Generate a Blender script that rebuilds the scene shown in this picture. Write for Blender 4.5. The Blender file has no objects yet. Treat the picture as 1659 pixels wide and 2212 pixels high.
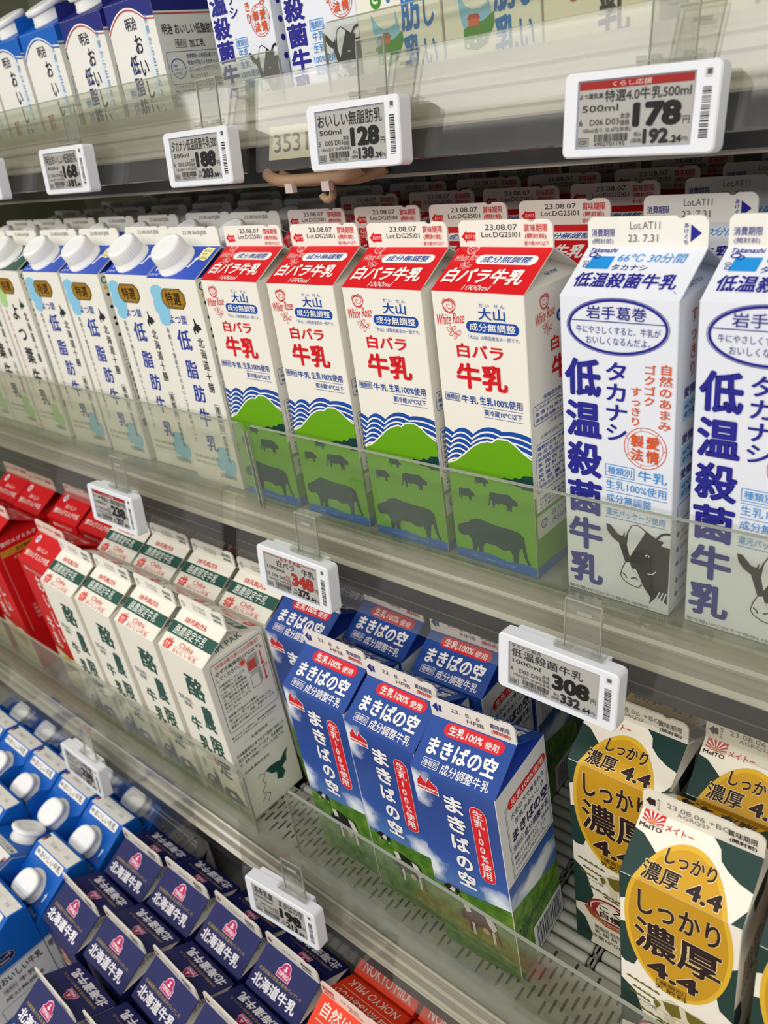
import bpy, math, random
from math import sin, cos, pi
from mathutils import Vector, Matrix
random.seed(7)
S = bpy.context.scene
COL = S.collection

# ------------------------------------------------------------------ camera
CAM_LOC = Vector((0.1717, -0.4045, 0.3076))
YAW, PITCH, ROLL, FPX = -0.7742, 0.4711, -0.1477, 1724.6
fw = Vector((sin(YAW) * cos(PITCH), cos(YAW) * cos(PITCH), -sin(PITCH)))
rt = Vector((cos(YAW), -sin(YAW), 0))
up = rt.cross(fw)
r2 = cos(ROLL) * rt + sin(ROLL) * up
u2 = -sin(ROLL) * rt + cos(ROLL) * up
cd = bpy.data.cameras.new('camera')
cam = bpy.data.objects.new('camera', cd)
COL.objects.link(cam)
cam.matrix_world = Matrix(((r2.x, u2.x, -fw.x, CAM_LOC.x), (r2.y, u2.y, -fw.y, CAM_LOC.y), (r2.z, u2.z, -fw.z, CAM_LOC.z), (0, 0, 0, 1)))
cd.sensor_width = 36
cd.lens = FPX * 36 / 2212
cd.clip_start = 0.02
cd.dof.use_dof = True
cd.dof.focus_distance = 0.56
cd.dof.aperture_fstop = 9.0
S.camera = cam

# ------------------------------------------------------------------ light
S.view_settings.view_transform = 'Standard'
S.view_settings.look = 'None'
S.view_settings.gamma = 1
S.view_settings.exposure = -0.77
S.cycles.transparent_max_bounces = 24
S.cycles.max_bounces = 10
w = bpy.data.worlds.new('store')
S.world = w
w.use_nodes = True
w.node_tree.nodes['Background'].inputs[0].default_value = (1, 0.98, 0.95, 1)
w.node_tree.nodes['Background'].inputs[1].default_value = 0.60

def lamp(name, loc, rot, sx, sy, power, col=(1, 0.97, 0.93)):
    l = bpy.data.lights.new(name, 'AREA')
    l.shape = 'RECTANGLE'
    l.size, l.size_y, l.energy, l.color = sx, sy, power, col
    o = bpy.data.objects.new(name, l)
    COL.objects.link(o)
    o.location, o.rotation_euler = loc, rot
    return o

lamp('ceiling_lamp_row', (-0.4, -1.05, 1.75), (0.42, 0, 0), 7.0, 0.25, 74)
lamp('ceiling_lamp_row', (0.0, -2.6, 1.9), (0.85, 0, 0), 9.0, 0.4, 74)
lamp('ceiling_lamp_row', (-0.4, -4.8, 2.1), (1.15, 0, 0), 12.0, 0.6, 240)  # far row added for low frontal light reaching the cartons behind

# ------------------------------------------------------------------ materials
def lin(c):
    return c / 12.92 if c <= 0.04045 else ((c + 0.055) / 1.055) ** 2.4

def rgb(h):
    h = h.lstrip('#')
    return tuple(lin(int(h[i:i + 2], 16) / 255) for i in (0, 2, 4)) + (1,)

MATS = {}
def mat(key, rough=0.42, metal=0.0, spec=0.22):
    """printed ink / plain material for a hex colour"""
    k = (key, rough, metal)
    if k in MATS:
        return MATS[k]
    m = bpy.data.materials.new('ink_' + key.strip('#'))
    m.use_nodes = True
    b = m.node_tree.nodes['Principled BSDF']
    b.inputs['Base Color'].default_value = rgb(key)
    b.inputs['Roughness'].default_value = rough
    b.inputs['Metallic'].default_value = metal
    b.inputs['Specular IOR Level'].default_value = spec
    MATS[k] = m
    return m

def noisy(name, c1, c2, scale, rough=0.4, metal=0.0, stretch=(1, 1, 1), bump=0.0, lo=0.35, hi=0.65):
    m = bpy.data.materials.new(name)
    m.use_nodes = True
    nt = m.node_tree
    b = nt.nodes['Principled BSDF']
    tc = nt.nodes.new('ShaderNodeTexCoord')
    mp = nt.nodes.new('ShaderNodeMapping')
    mp.inputs['Scale'].default_value = stretch
    nz = nt.nodes.new('ShaderNodeTexNoise')
    nz.inputs['Scale'].default_value = scale
    nz.inputs['Detail'].default_value = 6
    cr = nt.nodes.new('ShaderNodeValToRGB')
    cr.color_ramp.elements[0].position, cr.color_ramp.elements[1].position = lo, hi
    cr.color_ramp.elements[0].color, cr.color_ramp.elements[1].color = rgb(c1), rgb(c2)
    nt.links.new(tc.outputs['Object'], mp.inputs[0])
    nt.links.new(mp.outputs[0], nz.inputs['Vector'])
    nt.links.new(nz.outputs[0], cr.inputs[0])
    nt.links.new(cr.outputs[0], b.inputs['Base Color'])
    b.inputs['Roughness'].default_value = rough
    b.inputs['Metallic'].default_value = metal
    if bump:
        bp = nt.nodes.new('ShaderNodeBump')
        bp.inputs['Strength'].default_value = bump
        bp.inputs['Distance'].default_value = 0.0005
        nt.links.new(nz.outputs[0], bp.inputs['Height'])
        nt.links.new(bp.outputs[0], b.inputs['Normal'])
    return m

def clear(name, tint, haze, rough=0.03, f0=0.05, hazecol='#cfcfc6'):
    """clear sheet plastic: passes light straight through, mirrors at grazing angles, a diffuse haze for dust and painted glare"""
    m = bpy.data.materials.new(name)
    m.use_nodes = True
    nt = m.node_tree
    nt.nodes.remove(nt.nodes['Principled BSDF'])
    out = nt.nodes['Material Output']
    tr = nt.nodes.new('ShaderNodeBsdfTransparent')
    tr.inputs[0].default_value = rgb(tint)
    df = nt.nodes.new('ShaderNodeBsdfDiffuse')
    df.inputs[0].default_value = rgb(hazecol)
    gl = nt.nodes.new('ShaderNodeBsdfGlossy')
    gl.inputs['Roughness'].default_value = rough
    mx = nt.nodes.new('ShaderNodeMixShader')
    mx2 = nt.nodes.new('ShaderNodeMixShader')
    geo = nt.nodes.new('ShaderNodeNewGeometry')
    dot = nt.nodes.new('ShaderNodeVectorMath'); dot.operation = 'DOT_PRODUCT'
    nt.links.new(geo.outputs['Normal'], dot.inputs[0])
    nt.links.new(geo.outputs['Incoming'], dot.inputs[1])
    def mth(op, a, b):
        n = nt.nodes.new('ShaderNodeMath'); n.operation = op
        for i, v in enumerate((a, b)):
            if isinstance(v, (int, float)): n.inputs[i].default_value = v
            else: nt.links.new(v, n.inputs[i])
        return n.outputs[0]
    c = mth('ABSOLUTE', dot.outputs['Value'], 0)
    f = mth('POWER', mth('SUBTRACT', 1.0, c), 5.0)
    f = mth('ADD', mth('MULTIPLY', f, 1 - f0), f0)
    nz = nt.nodes.new('ShaderNodeTexNoise'); nz.inputs['Scale'].default_value = 14; nz.inputs['Detail'].default_value = 7
    tc = nt.nodes.new('ShaderNodeTexCoord')
    nt.links.new(tc.outputs['Object'], nz.inputs['Vector'])
    hz = mth('MULTIPLY', nz.outputs[0], haze * 2)
    nt.links.new(hz, mx.inputs[0])
    nt.links.new(tr.outputs[0], mx.inputs[1]); nt.links.new(df.outputs[0], mx.inputs[2])
    nt.links.new(f, mx2.inputs[0])
    nt.links.new(mx.outputs[0], mx2.inputs[1]); nt.links.new(gl.outputs[0], mx2.inputs[2])
    nt.links.new(mx2.outputs[0], out.inputs[0])
    return m

M_FENCE = clear('fence_acrylic', '#f5f6f0', 0.024)
M_HAZE = clear('glare_acrylic', '#f4f5ee', 0.09)  # grazing reflection painted in as extra diffuse haze, for the left fences
M_EDGE = mat('#979c8d', 0.25)
M_RAIL = clear('rail_plastic', '#f6f6f3', 0.022, rough=0.045, f0=0.07)
M_CLIP = clear('clip_plastic', '#f8f8f6', 0.04, rough=0.03, f0=0.10)
M_LENS = clear('lens_plastic', '#fafafa', 0.005, rough=0.05)
M_STEEL = noisy('shelf_steel', '#aaa698', '#c4c0b2', 9, 0.4, 0.25, (0.6, 8, 12))
M_DECK = noisy('deck_plate', '#96968c', '#a9aaa0', 30, 0.4, 0.3)
M_DARK = noisy('dark_strip', '#17171a', '#232326', 40, 0.45)
M_CASE = noisy('case_wall', '#878b74', '#92957e', 6, 0.6)
M_FLOOR = noisy('store_floor', '#b9b4a8', '#c6c2b6', 5, 0.3)
M_CAP = mat('#f0f0ee', 0.3)

def sky_print():
    """printed photograph of a deep blue sky with soft clouds above a meadow"""
    m = bpy.data.materials.new('sky_meadow_print')
    m.use_nodes = True
    nt = m.node_tree
    L = nt.links.new
    b = nt.nodes['Principled BSDF']
    b.inputs['Roughness'].default_value = 0.38
    tc = nt.nodes.new('ShaderNodeTexCoord')
    sp = nt.nodes.new('ShaderNodeSeparateXYZ')
    L(tc.outputs['Object'], sp.inputs[0])
    def ramp(src, stops):
        r = nt.nodes.new('ShaderNodeValToRGB')
        e = r.color_ramp.elements
        while len(e) < len(stops): e.new(0.5)
        for q, (p, c) in zip(e, stops):
            q.position = p; q.color = c if isinstance(c, tuple) else rgb(c)
        L(src, r.inputs[0])
        return r.outputs[0]
    def mth(op, a, bb=0.0):
        n = nt.nodes.new('ShaderNodeMath'); n.operation = op
        for i, v in enumerate((a, bb)):
            if isinstance(v, (int, float)): n.inputs[i].default_value = v
            else: L(v, n.inputs[i])
        return n.outputs[0]
    def mix(f, a, bb):
        n = nt.nodes.new('ShaderNodeMix'); n.data_type = 'RGBA'
        L(f, n.inputs[0]); L(a, n.inputs[6]); L(bb, n.inputs[7])
        return n.outputs[2]
    z = mth('DIVIDE', sp.outputs['Z'], 0.24)
    sky = ramp(z, [(0.33, '#4a74b4'), (0.45, '#214c9b'), (0.7, '#163d88'), (0.82, '#1f4a98')])
    nz = nt.nodes.new('ShaderNodeTexNoise'); nz.inputs['Scale'].default_value = 34; nz.inputs['Detail'].default_value = 8
    L(tc.outputs['Object'], nz.inputs['Vector'])
    # clouds hug the left edge and the horizon on the right
    def blob(cx, cz, rx, rz):
        dx = mth('DIVIDE', mth('SUBTRACT', sp.outputs['X'], cx), rx)
        dz = mth('DIVIDE', mth('SUBTRACT', sp.outputs['Z'], cz), rz)
        return mth('SUBTRACT', 1.0, mth('SQRT', mth('ADD', mth('MULTIPLY', dx, dx), mth('MULTIPLY', dz, dz))))
    bl = mth('MAXIMUM', mth('MAXIMUM', blob(-0.034, 0.178, 0.02, 0.024), blob(-0.032, 0.092, 0.022, 0.024)), blob(0.03, 0.083, 0.024, 0.016))
    cl = mth('ADD', bl, mth('MULTIPLY', mth('SUBTRACT', nz.outputs[0], 0.5), 2.2))
    cm = ramp(cl, [(0.22, (0, 0, 0, 1)), (0.7, (1, 1, 1, 1))])
    white = nt.nodes.new('ShaderNodeRGB'); white.outputs[0].default_value = rgb('#dfe6ee')
    c1 = mix(cm, sky, white.outputs[0])
    g = nt.nodes.new('ShaderNodeTexNoise'); g.inputs['Scale'].default_value = 130; g.inputs['Detail'].default_value = 5
    L(tc.outputs['Object'], g.inputs['Vector'])
    gr = ramp(g.outputs[0], [(0.3, '#2f5f17'), (0.5, '#4c7f1e'), (0.7, '#74982f')])
    hz = mth('ADD', mth('MULTIPLY', sp.outputs['X'], -0.12), mth('MULTIPLY', sp.outputs['Y'], 0.25))
    msk = mth('GREATER_THAN', mth('ADD', sp.outputs['Z'], mth('MULTIPLY', hz, 1.0)), 0.0685)
    L(mix(msk, gr, c1), b.inputs['Base Color'])
    return m
M_SKY = sky_print()

# ------------------------------------------------------------------ mesh builder
TXT = {}
_tc = bpy.data.curves.new('t', 'FONT')
_to = bpy.data.objects.new('t', _tc)
def glyphs(s, bold=0.0, shear=0.0, res=3):
    k = (s, bold, shear, res)
    if k not in TXT:
        _tc.body, _tc.shear, _tc.resolution_u, _tc.size = s, shear, res, 1
        if _to.name not in COL.objects: COL.objects.link(_to)
        bpy.context.view_layer.update()
        me = _to.to_mesh()
        vs = [(v.co.x, v.co.y, 0.0) for v in me.vertices]
        fs = [tuple(p.vertices) for p in me.polygons]
        if bold > 0.003:                       # heavier weight: a strip along every outline edge
            cnt = {}
            for f in fs:
                for i, j in zip(f, f[1:] + f[:1]):
                    e = (min(i, j), max(i, j)); cnt[e] = cnt.get(e, 0) + 1
            for (i, j), n in cnt.items():
                if n != 1: continue
                (ax, ay, _), (bx, by, _) = vs[i], vs[j]
                dx, dy = bx - ax, by - ay; l = math.hypot(dx, dy)
                if l < 1e-6: continue
                dx, dy = dx / l * bold, dy / l * bold; q = len(vs); h = 0.4; dl = -0.10 - 0.12 * (q // 4 % 4)
                vs += [(ax - dx * h + dy, ay - dy * h - dx, dl), (bx + dx * h + dy, by + dy * h - dx, dl), (bx + dx * h - dy, by + dy * h + dx, dl), (ax - dx * h - dy, ay - dy * h + dx, dl)]
                fs.append((q, q + 1, q + 2, q + 3))
        TXT[k] = (vs, fs)
        _to.to_mesh_clear()
    return TXT[k]

EPS = 0.00014
class MB:
    def __init__(s):
        s.v, s.f, s.m, s.sm, s.mats = [], [], [], [], []
    def mi(s, m):
        if isinstance(m, str): m = mat(m)
        if m not in s.mats: s.mats.append(m)
        return s.mats.index(m)
    def add(s, vs, fs, m, smooth=False):
        b = len(s.v); k = s.mi(m)
        s.v += [tuple(v) for v in vs]
        for f in fs:
            s.f.append(tuple(b + i for i in f)); s.m.append(k); s.sm.append(smooth)
    def box(s, x0, y0, z0, x1, y1, z1, m):
        vs = [(x, y, z) for z in (z0, z1) for y in (y0, y1) for x in (x0, x1)]
        s.add(vs, [(0, 2, 3, 1), (4, 5, 7, 6), (0, 1, 5, 4), (2, 6, 7, 3), (0, 4, 6, 2), (1, 3, 7, 5)], m)
    def extr(s, prof, axis0, axis1, d, m, cap=True, smooth=False):
        """prof: list of 3D points (closed loop); extrude by vector d"""
        n = len(prof); d = Vector(d)
        vs = [Vector(p) for p in prof] + [Vector(p) + d for p in prof]
        fs = [(i, (i + 1) % n, n + (i + 1) % n, n + i) for i in range(n)]
        s.add(vs, fs, m, smooth)
        if cap: s.add(vs, [tuple(range(n))[::-1], tuple(range(n, 2 * n))], m)
    def lathe(s, prof, m, M=None, seg=40, rf=None):
        """prof: (r, z); rf(theta, r, z) -> r"""
        vs = []
        for r, z in prof:
            for i in range(seg):
                t = 2 * pi * i / seg
                rr = rf(t, r, z) if rf else r
                p = Vector((rr * cos(t), rr * sin(t), z))
                vs.append(M @ p if M else p)
        fs = []
        for j in range(len(prof) - 1):
            for i in range(seg):
                fs.append((j * seg + i, j * seg + (i + 1) % seg, (j + 1) * seg + (i + 1) % seg, (j + 1) * seg + i))
        s.add(vs, fs, m, True)
        n = len(prof) - 1
        s.add([vs[n * seg + i] for i in range(seg)], [tuple(range(seg))], m)
        s.add([vs[i] for i in range(seg)], [tuple(range(seg))[::-1]], m)
    def tube(s, pts, r, m, seg=10):
        pts = [Vector(p) for p in pts]; vs = []; fs = []
        for i, p in enumerate(pts):
            d = (pts[min(i + 1, len(pts) - 1)] - pts[max(i - 1, 0)]).normalized()
            a = d.orthogonal().normalized() if i == 0 else (a - d * a.dot(d)).normalized()
            b = d.cross(a)
            vs += [p + r * (cos(2 * pi * k / seg) * a + sin(2 * pi * k / seg) * b) for k in range(seg)]
        for j in range(len(pts) - 1):
            fs += [(j * seg + k, j * seg + (k + 1) % seg, (j + 1) * seg + (k + 1) % seg, (j + 1) * seg + k) for k in range(seg)]
        s.add(vs, fs, m, True)
        s.add(vs[:seg], [tuple(range(seg))[::-1]], m); s.add(vs[-seg:], [tuple(range(seg))], m)
    def mesh(s, name):
        me = bpy.data.meshes.new(name)
        me.from_pydata(s.v, [], s.f)
        for m in s.mats: me.materials.append(m)
        me.polygons.foreach_set('material_index', s.m)
        me.polygons.foreach_set('use_smooth', s.sm)
        me.update()
        return me

def rrpts(x0, y0, x1, y1, r, n=5):
    o = []
    for cx, cy, a in ((x1 - r, y1 - r, 0), (x0 + r, y1 - r, 90), (x0 + r, y0 + r, 180), (x1 - r, y0 + r, 270)):
        for i in range(n + 1):
            t = math.radians(a + 90 * i / n)
            o.append((cx + r * cos(t), cy + r * sin(t)))
    return o

class Panel:
    """a flat printed face; coordinates in millimetres, x right, y up"""
    def __init__(s, mb, o, u, v):
        s.mb, s.o, s.u, s.v = mb, Vector(o), Vector(u).normalized(), Vector(v).normalized()
        s.n = s.u.cross(s.v); s.k = 0
    def step(s):
        s.k = (s.k + 1) % 40           # neighbouring prints never share one plane
        return s.k * 0.01
    def p(s, x, y, lay): return s.o + s.u * (x / 1000) + s.v * (y / 1000) + s.n * (EPS * lay)
    def pg(s, pts, c, lay=1): lay += s.step(); s.mb.add([s.p(x, y, lay) for x, y in pts], [tuple(range(len(pts)))], c)
    def rc(s, x0, y0, x1, y1, c, lay=1): s.pg([(x0, y0), (x1, y0), (x1, y1), (x0, y1)], c, lay)
    def rr(s, x0, y0, x1, y1, r, c, lay=1): s.pg(rrpts(x0, y0, x1, y1, r), c, lay)
    def el(s, cx, cy, rx, ry, c, lay=1, n=40, rot=0.0):
        s.pg([(cx + rx * cos(t) * cos(rot) - ry * sin(t) * sin(rot), cy + rx * cos(t) * sin(rot) + ry * sin(t) * cos(rot)) for t in [2 * pi * i / n for i in range(n)]], c, lay)
    def ln(s, pts, wd, c, lay=2, closed=False):
        if closed: pts = list(pts) + [pts[0], pts[1]]
        lay += s.step(); P = [Vector(p) for p in pts]; L = []; R = []
        for i, p in enumerate(P):
            a = P[max(i - 1, 0)]; b = P[min(i + 1, len(P) - 1)]
            d = (b - a).normalized() if (b - a).length > 1e-9 else Vector((1, 0))
            n = Vector((-d.y, d.x)) * wd / 2
            L.append(p + n); R.append(p - n)
        vs = [s.p(q.x, q.y, lay) for q in L] + [s.p(q.x, q.y, lay) for q in R]
        k = len(P)
        s.mb.add(vs, [(i, k + i, k + i + 1, i + 1) for i in range(k - 1)], c)
    def ring(s, cx, cy, rx, ry, wd, c, lay=2, n=48): s.ln([(cx + rx * cos(2 * pi * i / n), cy + ry * sin(2 * pi * i / n)) for i in range(n)], wd, c, lay, True)
    def bx(s, x0, y0, x1, y1, wd, c, lay=2, r=0):
        pts = rrpts(x0, y0, x1, y1, r) if r else [(x0, y0), (x1, y0), (x1, y1), (x0, y1)]
        if r: s.ln(pts, wd, c, lay, True)
        else:
            for a, b in zip(pts, pts[1:] + pts[:1]): s.ln([a, b], wd, c, lay)
    def put(s, g, f, c, lay): lay += s.step(); s.mb.add([s.p(*f(x, y), lay + dl) for x, y, dl in g[0]], g[1], c)
    def t(s, st, x0, y0, x1, y1, c, bold=0.0, lay=3, sh=0.0, rot=0.0, slope=0.0):
        """text stretched to the box; rot turns it about the box centre; slope lifts it towards the right"""
        g = glyphs(st, bold, sh, 2 if abs(y1 - y0) < 5 else 3)
        if not g[0]: return
        xs = [q[0] for q in g[0]]; ys = [q[1] for q in g[0]]
        ax, bx_, ay, by = min(xs), max(xs), min(ys), max(ys)
        cx, cy = (x0 + x1) / 2, (y0 + y1) / 2
        cr, sr = cos(rot), sin(rot)
        def f(x, y):
            X = x0 + (x - ax) / max(bx_ - ax, 1e-6) * (x1 - x0); Y = y0 + (y - ay) / max(by - ay, 1e-6) * (y1 - y0)
            Y += slope * (X - x0)
            X -= cx; Y -= cy
            return cx + X * cr - Y * sr, cy + X * sr + Y * cr
        s.put(g, f, c, lay)
    def vt(s, st, cx, ytop, ybot, wd, c, bold=0.0, lay=3, fill=0.96, sl=0.0):
        """vertical text, one cell per character; sl leans the column"""
        h = (ytop - ybot) / len(st)
        for i, ch in enumerate(st):
            if ch == ' ': continue
            g = glyphs(ch, bold, 0, 2 if h < 6 else 3)
            yt = ytop - i * h; xo = sl * i * h
            asc = ch.isascii()
            def f(x, y):
                if asc: return cx + xo + (x - 0.33) * wd * 0.95, yt - h * 0.88 + y * h * 1.02
                return cx + xo + (x - 0.5) * wd, yt - h * (0.5 + (0.38 - y) * fill)
            s.put(g, f, c, lay)
    def bars(s, x0, y0, x1, y1, c, horiz=True, lay=2, seed=3):
        rn = random.Random(seed); a, b = (x0, x1) if horiz else (y0, y1)
        q = a; un = (b - a) / 60
        while q < b - un:
            wd = un * rn.choice((1, 1, 1.6, 2.2))
            if horiz: s.rc(q, y0, q + wd, y1, c, lay)
            else: s.rc(x0, q, x1, q + wd, c, lay)
            q += wd + un * rn.choice((1, 1, 1.5, 2))

# ------------------------------------------------------------------ cartons
PW, HS, HR, HF = 0.035, 0.1965, 0.217, 0.2335
def gable(name, cols, design, hs=HS, cap=None):
    """gable-top carton; cols: front,right,back,left,edge,roof,gusset,seal"""
    dz = hs - HS; hr, hf = HR + dz, HF + dz; q = 0.0005
    b, g, s = MB(), MB(), MB()
    ring = [(-PW + q, -PW), (PW - q, -PW), (PW, -PW + q), (PW, PW - q), (PW - q, PW), (-PW + q, PW), (-PW, PW - q), (-PW, -PW + q)]
    for i in range(8):
        c = [cols['front'], cols['edge'], cols['right'], cols['edge'], cols['back'], cols['edge'], cols['left'], cols['edge']][i]
        (xa, ya), (xb, yb) = ring[i], ring[(i + 1) % 8]
        b.add([(xa, ya, 0), (xb, yb, 0), (xb, yb, hs), (xa, ya, hs)], [(0, 1, 2, 3)], c)
    b.add([(x, y, 0) for x, y in ring], [tuple(range(8))[::-1]], cols['front'])
    b.add([(x, y, hs - 0.001) for x, y in ring], [tuple(range(8))], cols['gusset'])
    for sy in (-1, 1):
        prof = [(-PW, sy * PW, hs), (-PW, 0, hr), (-PW, 0, hr - 0.0013), (-PW, sy * (PW - 0.0012), hs - 0.0004)]
        if sy > 0: prof = prof[::-1]
        g.extr(prof, 0, 0, (2 * PW, 0, 0), cols['roof'])
    for sx in (-1, 1):
        tri = [(sx * PW, -PW, hs), (sx * PW, PW, hs), (sx * 0.003, 0, hr - 0.0012)]
        g.add(tri, [(0, 1, 2) if sx > 0 else (2, 1, 0)], cols['gusset'])
    out = [(35, 0)] + [(35, 16.5 - 5 + 5 * sin(a) - 0) if 0 else (35 - 5 + 5 * cos(a), 11.5 + 5 * sin(a)) for a in [pi / 2 * i / 6 for i in range(7)]]
    out += [(23, 16.5), (21.5, 15.2), (19, 15.0), (17, 16.5)]
    out += [(-35 + 4 - 4 * sin(a), 12.5 + 4 * cos(a)) for a in [pi / 2 * i / 6 for i in range(7)]] + [(-35, 0)]
    s.extr([(x / 1000, -0.0008, hr - 0.0005 + z / 1000) for x, z in out], 0, 0, (0, 0.0016, 0), cols['seal'])
    P = {}
    X, Y, Z = Vector((1, 0, 0)), Vector((0, 1, 0)), Vector((0, 0, 1))
    P['F'] = Panel(b, (-PW, -PW, 0), X, Z); P['R'] = Panel(b, (PW, -PW, 0), Y, Z)
    P['B'] = Panel(b, (PW, PW, 0), -X, Z); P['L'] = Panel(b, (-PW, PW, 0), -Y, Z)
    P['RF'] = Panel(g, (-PW, -PW, hs), X, (0, PW, hr - hs)); P['RB'] = Panel(g, (PW, PW, hs), -X, (0, -PW, hr - hs))
    P['G'] = Panel(g, (PW, -PW, hs), Y, (-(PW - 0.003), 0, hr - 0.0012 - hs))
    P['SF'] = Panel(s, (-PW, -0.0008, hr - 0.0005), X, Z); P['SB'] = Panel(s, (PW, 0.0008, hr - 0.0005), -X, Z)
    design(P)
    s.ln = None
    parts = [('body', b.mesh('body')), ('gable_top', g.mesh('gable_top')), ('top_seal', s.mesh('top_seal'))]
    if cap:
        parts.append(('cap', cap(hs)))
    return parts

def screw_cap(hs):
    c = MB()
    l = Vector((0, PW, HR - HS)).normalized(); n = Vector((1, 0, 0)).cross(l)
    o = Vector((-0.008, -PW, hs)) + l * 0.0205
    M = Matrix(((1, l.x, n.x, o.x), (0, l.y, n.y, o.y), (0, l.z, n.z, o.z), (0, 0, 0, 1)))
    rib = lambda t, r, z: r * (1 + (0.018 * cos(36 * t) if 0.0065 < z < 0.0165 and r > 0.012 else 0))
    c.lathe([(0.0185, 0.0), (0.0185, 0.0022), (0.0172, 0.0026), (0.0172, 0.005), (0.0163, 0.0056), (0.0163, 0.0068), (0.0158, 0.0155), (0.0152, 0.0172), (0.0138, 0.0185), (0.0120, 0.0186), (0.0115, 0.0182)], M_CAP, M, 144, rib)
    return c.mesh('cap')

COW = [(0.0, .62), (.03, .70), (.08, .73), (.11, .79), (.16, .80), (.22, .92), (.32, 1.0), (.46, .96), (.62, .93), (.80, .93), (.9, .9), (.96, .80), (.975, .55), (1.0, .22), (1.04, .08), (1.0, .05), (.95, .25), (.925, .5), (.89, .42), (.87, .22), (.86, 0), (.80, 0), (.79, .2), (.76, .34), (.70, .30), (.64, .28), (.56, .36), (.40, .34), (.37, .24), (.36, 0), (.30, 0), (.29, .22), (.26, .02), (.21, .02), (.20, .32), (.16, .44), (.12, .42), (.08, .40), (.03, .42), (.0, .50)]
def cow(p, x0, y0, w, h, c, lay=2, flip=False):
    p.pg([(x0 + (1 - x if flip else x) * w, y0 + y * h) for x, y in COW], c, lay)
HOKKAIDO = [(0, .30), (.10, .12), (.16, .0), (.24, .08), (.20, .22), (.34, .26), (.52, .10), (.62, .22), (.82, .34), (.94, .30), (1.0, .44), (.86, .52), (.80, .66), (.62, .62), (.46, .76), (.36, 1.0), (.28, .96), (.30, .74), (.28, .56), (.14, .48), (.08, .40)]
def hokkaido(p, x0, y0, w, h, c, lay=2): p.pg([(x0 + x * w, y0 + y * h) for x, y in HOKKAIDO], c, lay)
def smalllines(p, x0, y1, x1, dy, lines, c, hh=None, lay=2):
    hh = hh or dy * 0.72
    for i, s in enumerate(lines):
        p.t(s, x0, y1 - i * dy - hh, x0 + (x1 - x0) * min(1, len(s) / max(len(q) for q in lines) * 1.0), y1 - i * dy, c, 0.008, lay)

def petal(p, cx, cy, a, ln, wd, c, lay):
    pts = []
    for i in range(28):
        t = 2 * pi * i / 28
        x = (1 - cos(t)) / 2 * ln; y = sin(t) * wd / 2 * (0.62 + 0.85 * x / ln)
        pts.append((cx + x * cos(a) - y * sin(a), cy + x * sin(a) + y * cos(a)))
    p.pg(pts, c, lay)

# --- red-roofed milk with hill
def rose(p, x0, y0, s, c, lay=2):
    def q(pts): return [(x0 + a * s, y0 + b * s) for a, b in pts]
    sp = [(0.5 + (0.04 + 0.022 * i) * cos(i * 0.62), 0.72 + (0.035 + 0.019 * i) * sin(i * 0.62)) for i in range(15)]
    p.ln(q(sp), 0.42, c, lay)
    p.ring(x0 + .5 * s, y0 + .71 * s, .40 * s, .34 * s, 0.45, c, lay, 22)
    p.ln(q([(.12, .7), (.05, .86), (.2, 1.06), (.42, 1.02), (.6, 1.12), (.86, 1.0), (.94, .78), (.86, .56), (.7, .36), (.42, .30), (.2, .46), (.12, .7)]), 0.4, c, lay)
    p.ln(q([(.2, .85), (.32, 1.0), (.5, .93), (.66, 1.02), (.82, .86)]), 0.35, c, lay)
    p.ln(q([(.18, .6), (.32, .42), (.55, .38), (.78, .52)]), 0.35, c, lay)
def rose_mark(p, x, y, k, c, lay=2):
    rose(p, x + 3.5 * k, y + 9 * k, 12 * k, c, lay)
    p.t('White Rose', x - 1 * k, y + 4.5 * k, x + 21 * k, y + 11.5 * k, c, -0.004, lay, sh=0.35, slope=0.12)
    p.ln([(x + 9 * k, y + 5 * k), (x + 12 * k, y + 0.5 * k), (x + 17 * k, y - 1.5 * k)], 0.4, c, lay)
    for cx, cy, a in ((8, 2, 2.6), (12, 3.2, .6), (10, -.5, 3.6), (15.5, .6, .5), (13, -2, 4.2)):
        pts = [(x + k * (cx + 2.2 * cos(t) * cos(a) - 1.0 * sin(t) * sin(a)), y + k * (cy + 2.2 * cos(t) * sin(a) + 1.0 * sin(t) * cos(a))) for t in [2 * pi * i / 10 for i in range(11)]]
        p.ln(pts, 0.32, c, lay)
RED, BLU, GRN, DGR = '#d2141d', '#12479f', '#64a00f', '#0f3d38'
def wave_y(x, off, cusps=((-12, 98), (7, 99.5), (24, 101), (48, 106.5), (84, 99))):
    for (a, ya), (b, yb) in zip(cusps, cusps[1:]):
        if a <= x <= b:
            t = (x - a) / (b - a)
            return ya + (yb - ya) * t + 4.6 * 4 * t * (1 - t) * 0.9 + off
    return 100 + off
def hillside(p, right=False):
    xs = [i * 70 / 70 for i in range(71)]
    p.pg([(x, wave_y(x, 0)) for x in xs] + [(70, 72), (0, 72)], BLU, 1)
    for k in range(1, 7):
        p.ln([(x, wave_y(x + k * 1.3, -4.1 * k + 0.4)) for x in xs], 1.25, '#ece9e0', 2)
    hill = [(0, 75), (8, 78.5), (16, 85), (24, 92), (30, 95.5), (36, 97.5), (39, 97), (44, 100.5), (52, 101), (57, 98.5), (63, 94), (70, 90)]
    p.ln([(x, y + 0.5) for x, y in hill], 1.4, '#ece9e0', 3)
    p.pg(hill + [(70, 0), (0, 0)], GRN, 4)
    p.pg([(40, 71.5), (46, 72.5), (47, 73.6), (54, 73.2), (56, 75.5), (60, 75), (63, 78), (70, 79), (70, 68), (62, 67.5), (60, 69), (52, 69.5), (50, 71)], DGR, 5)
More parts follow.
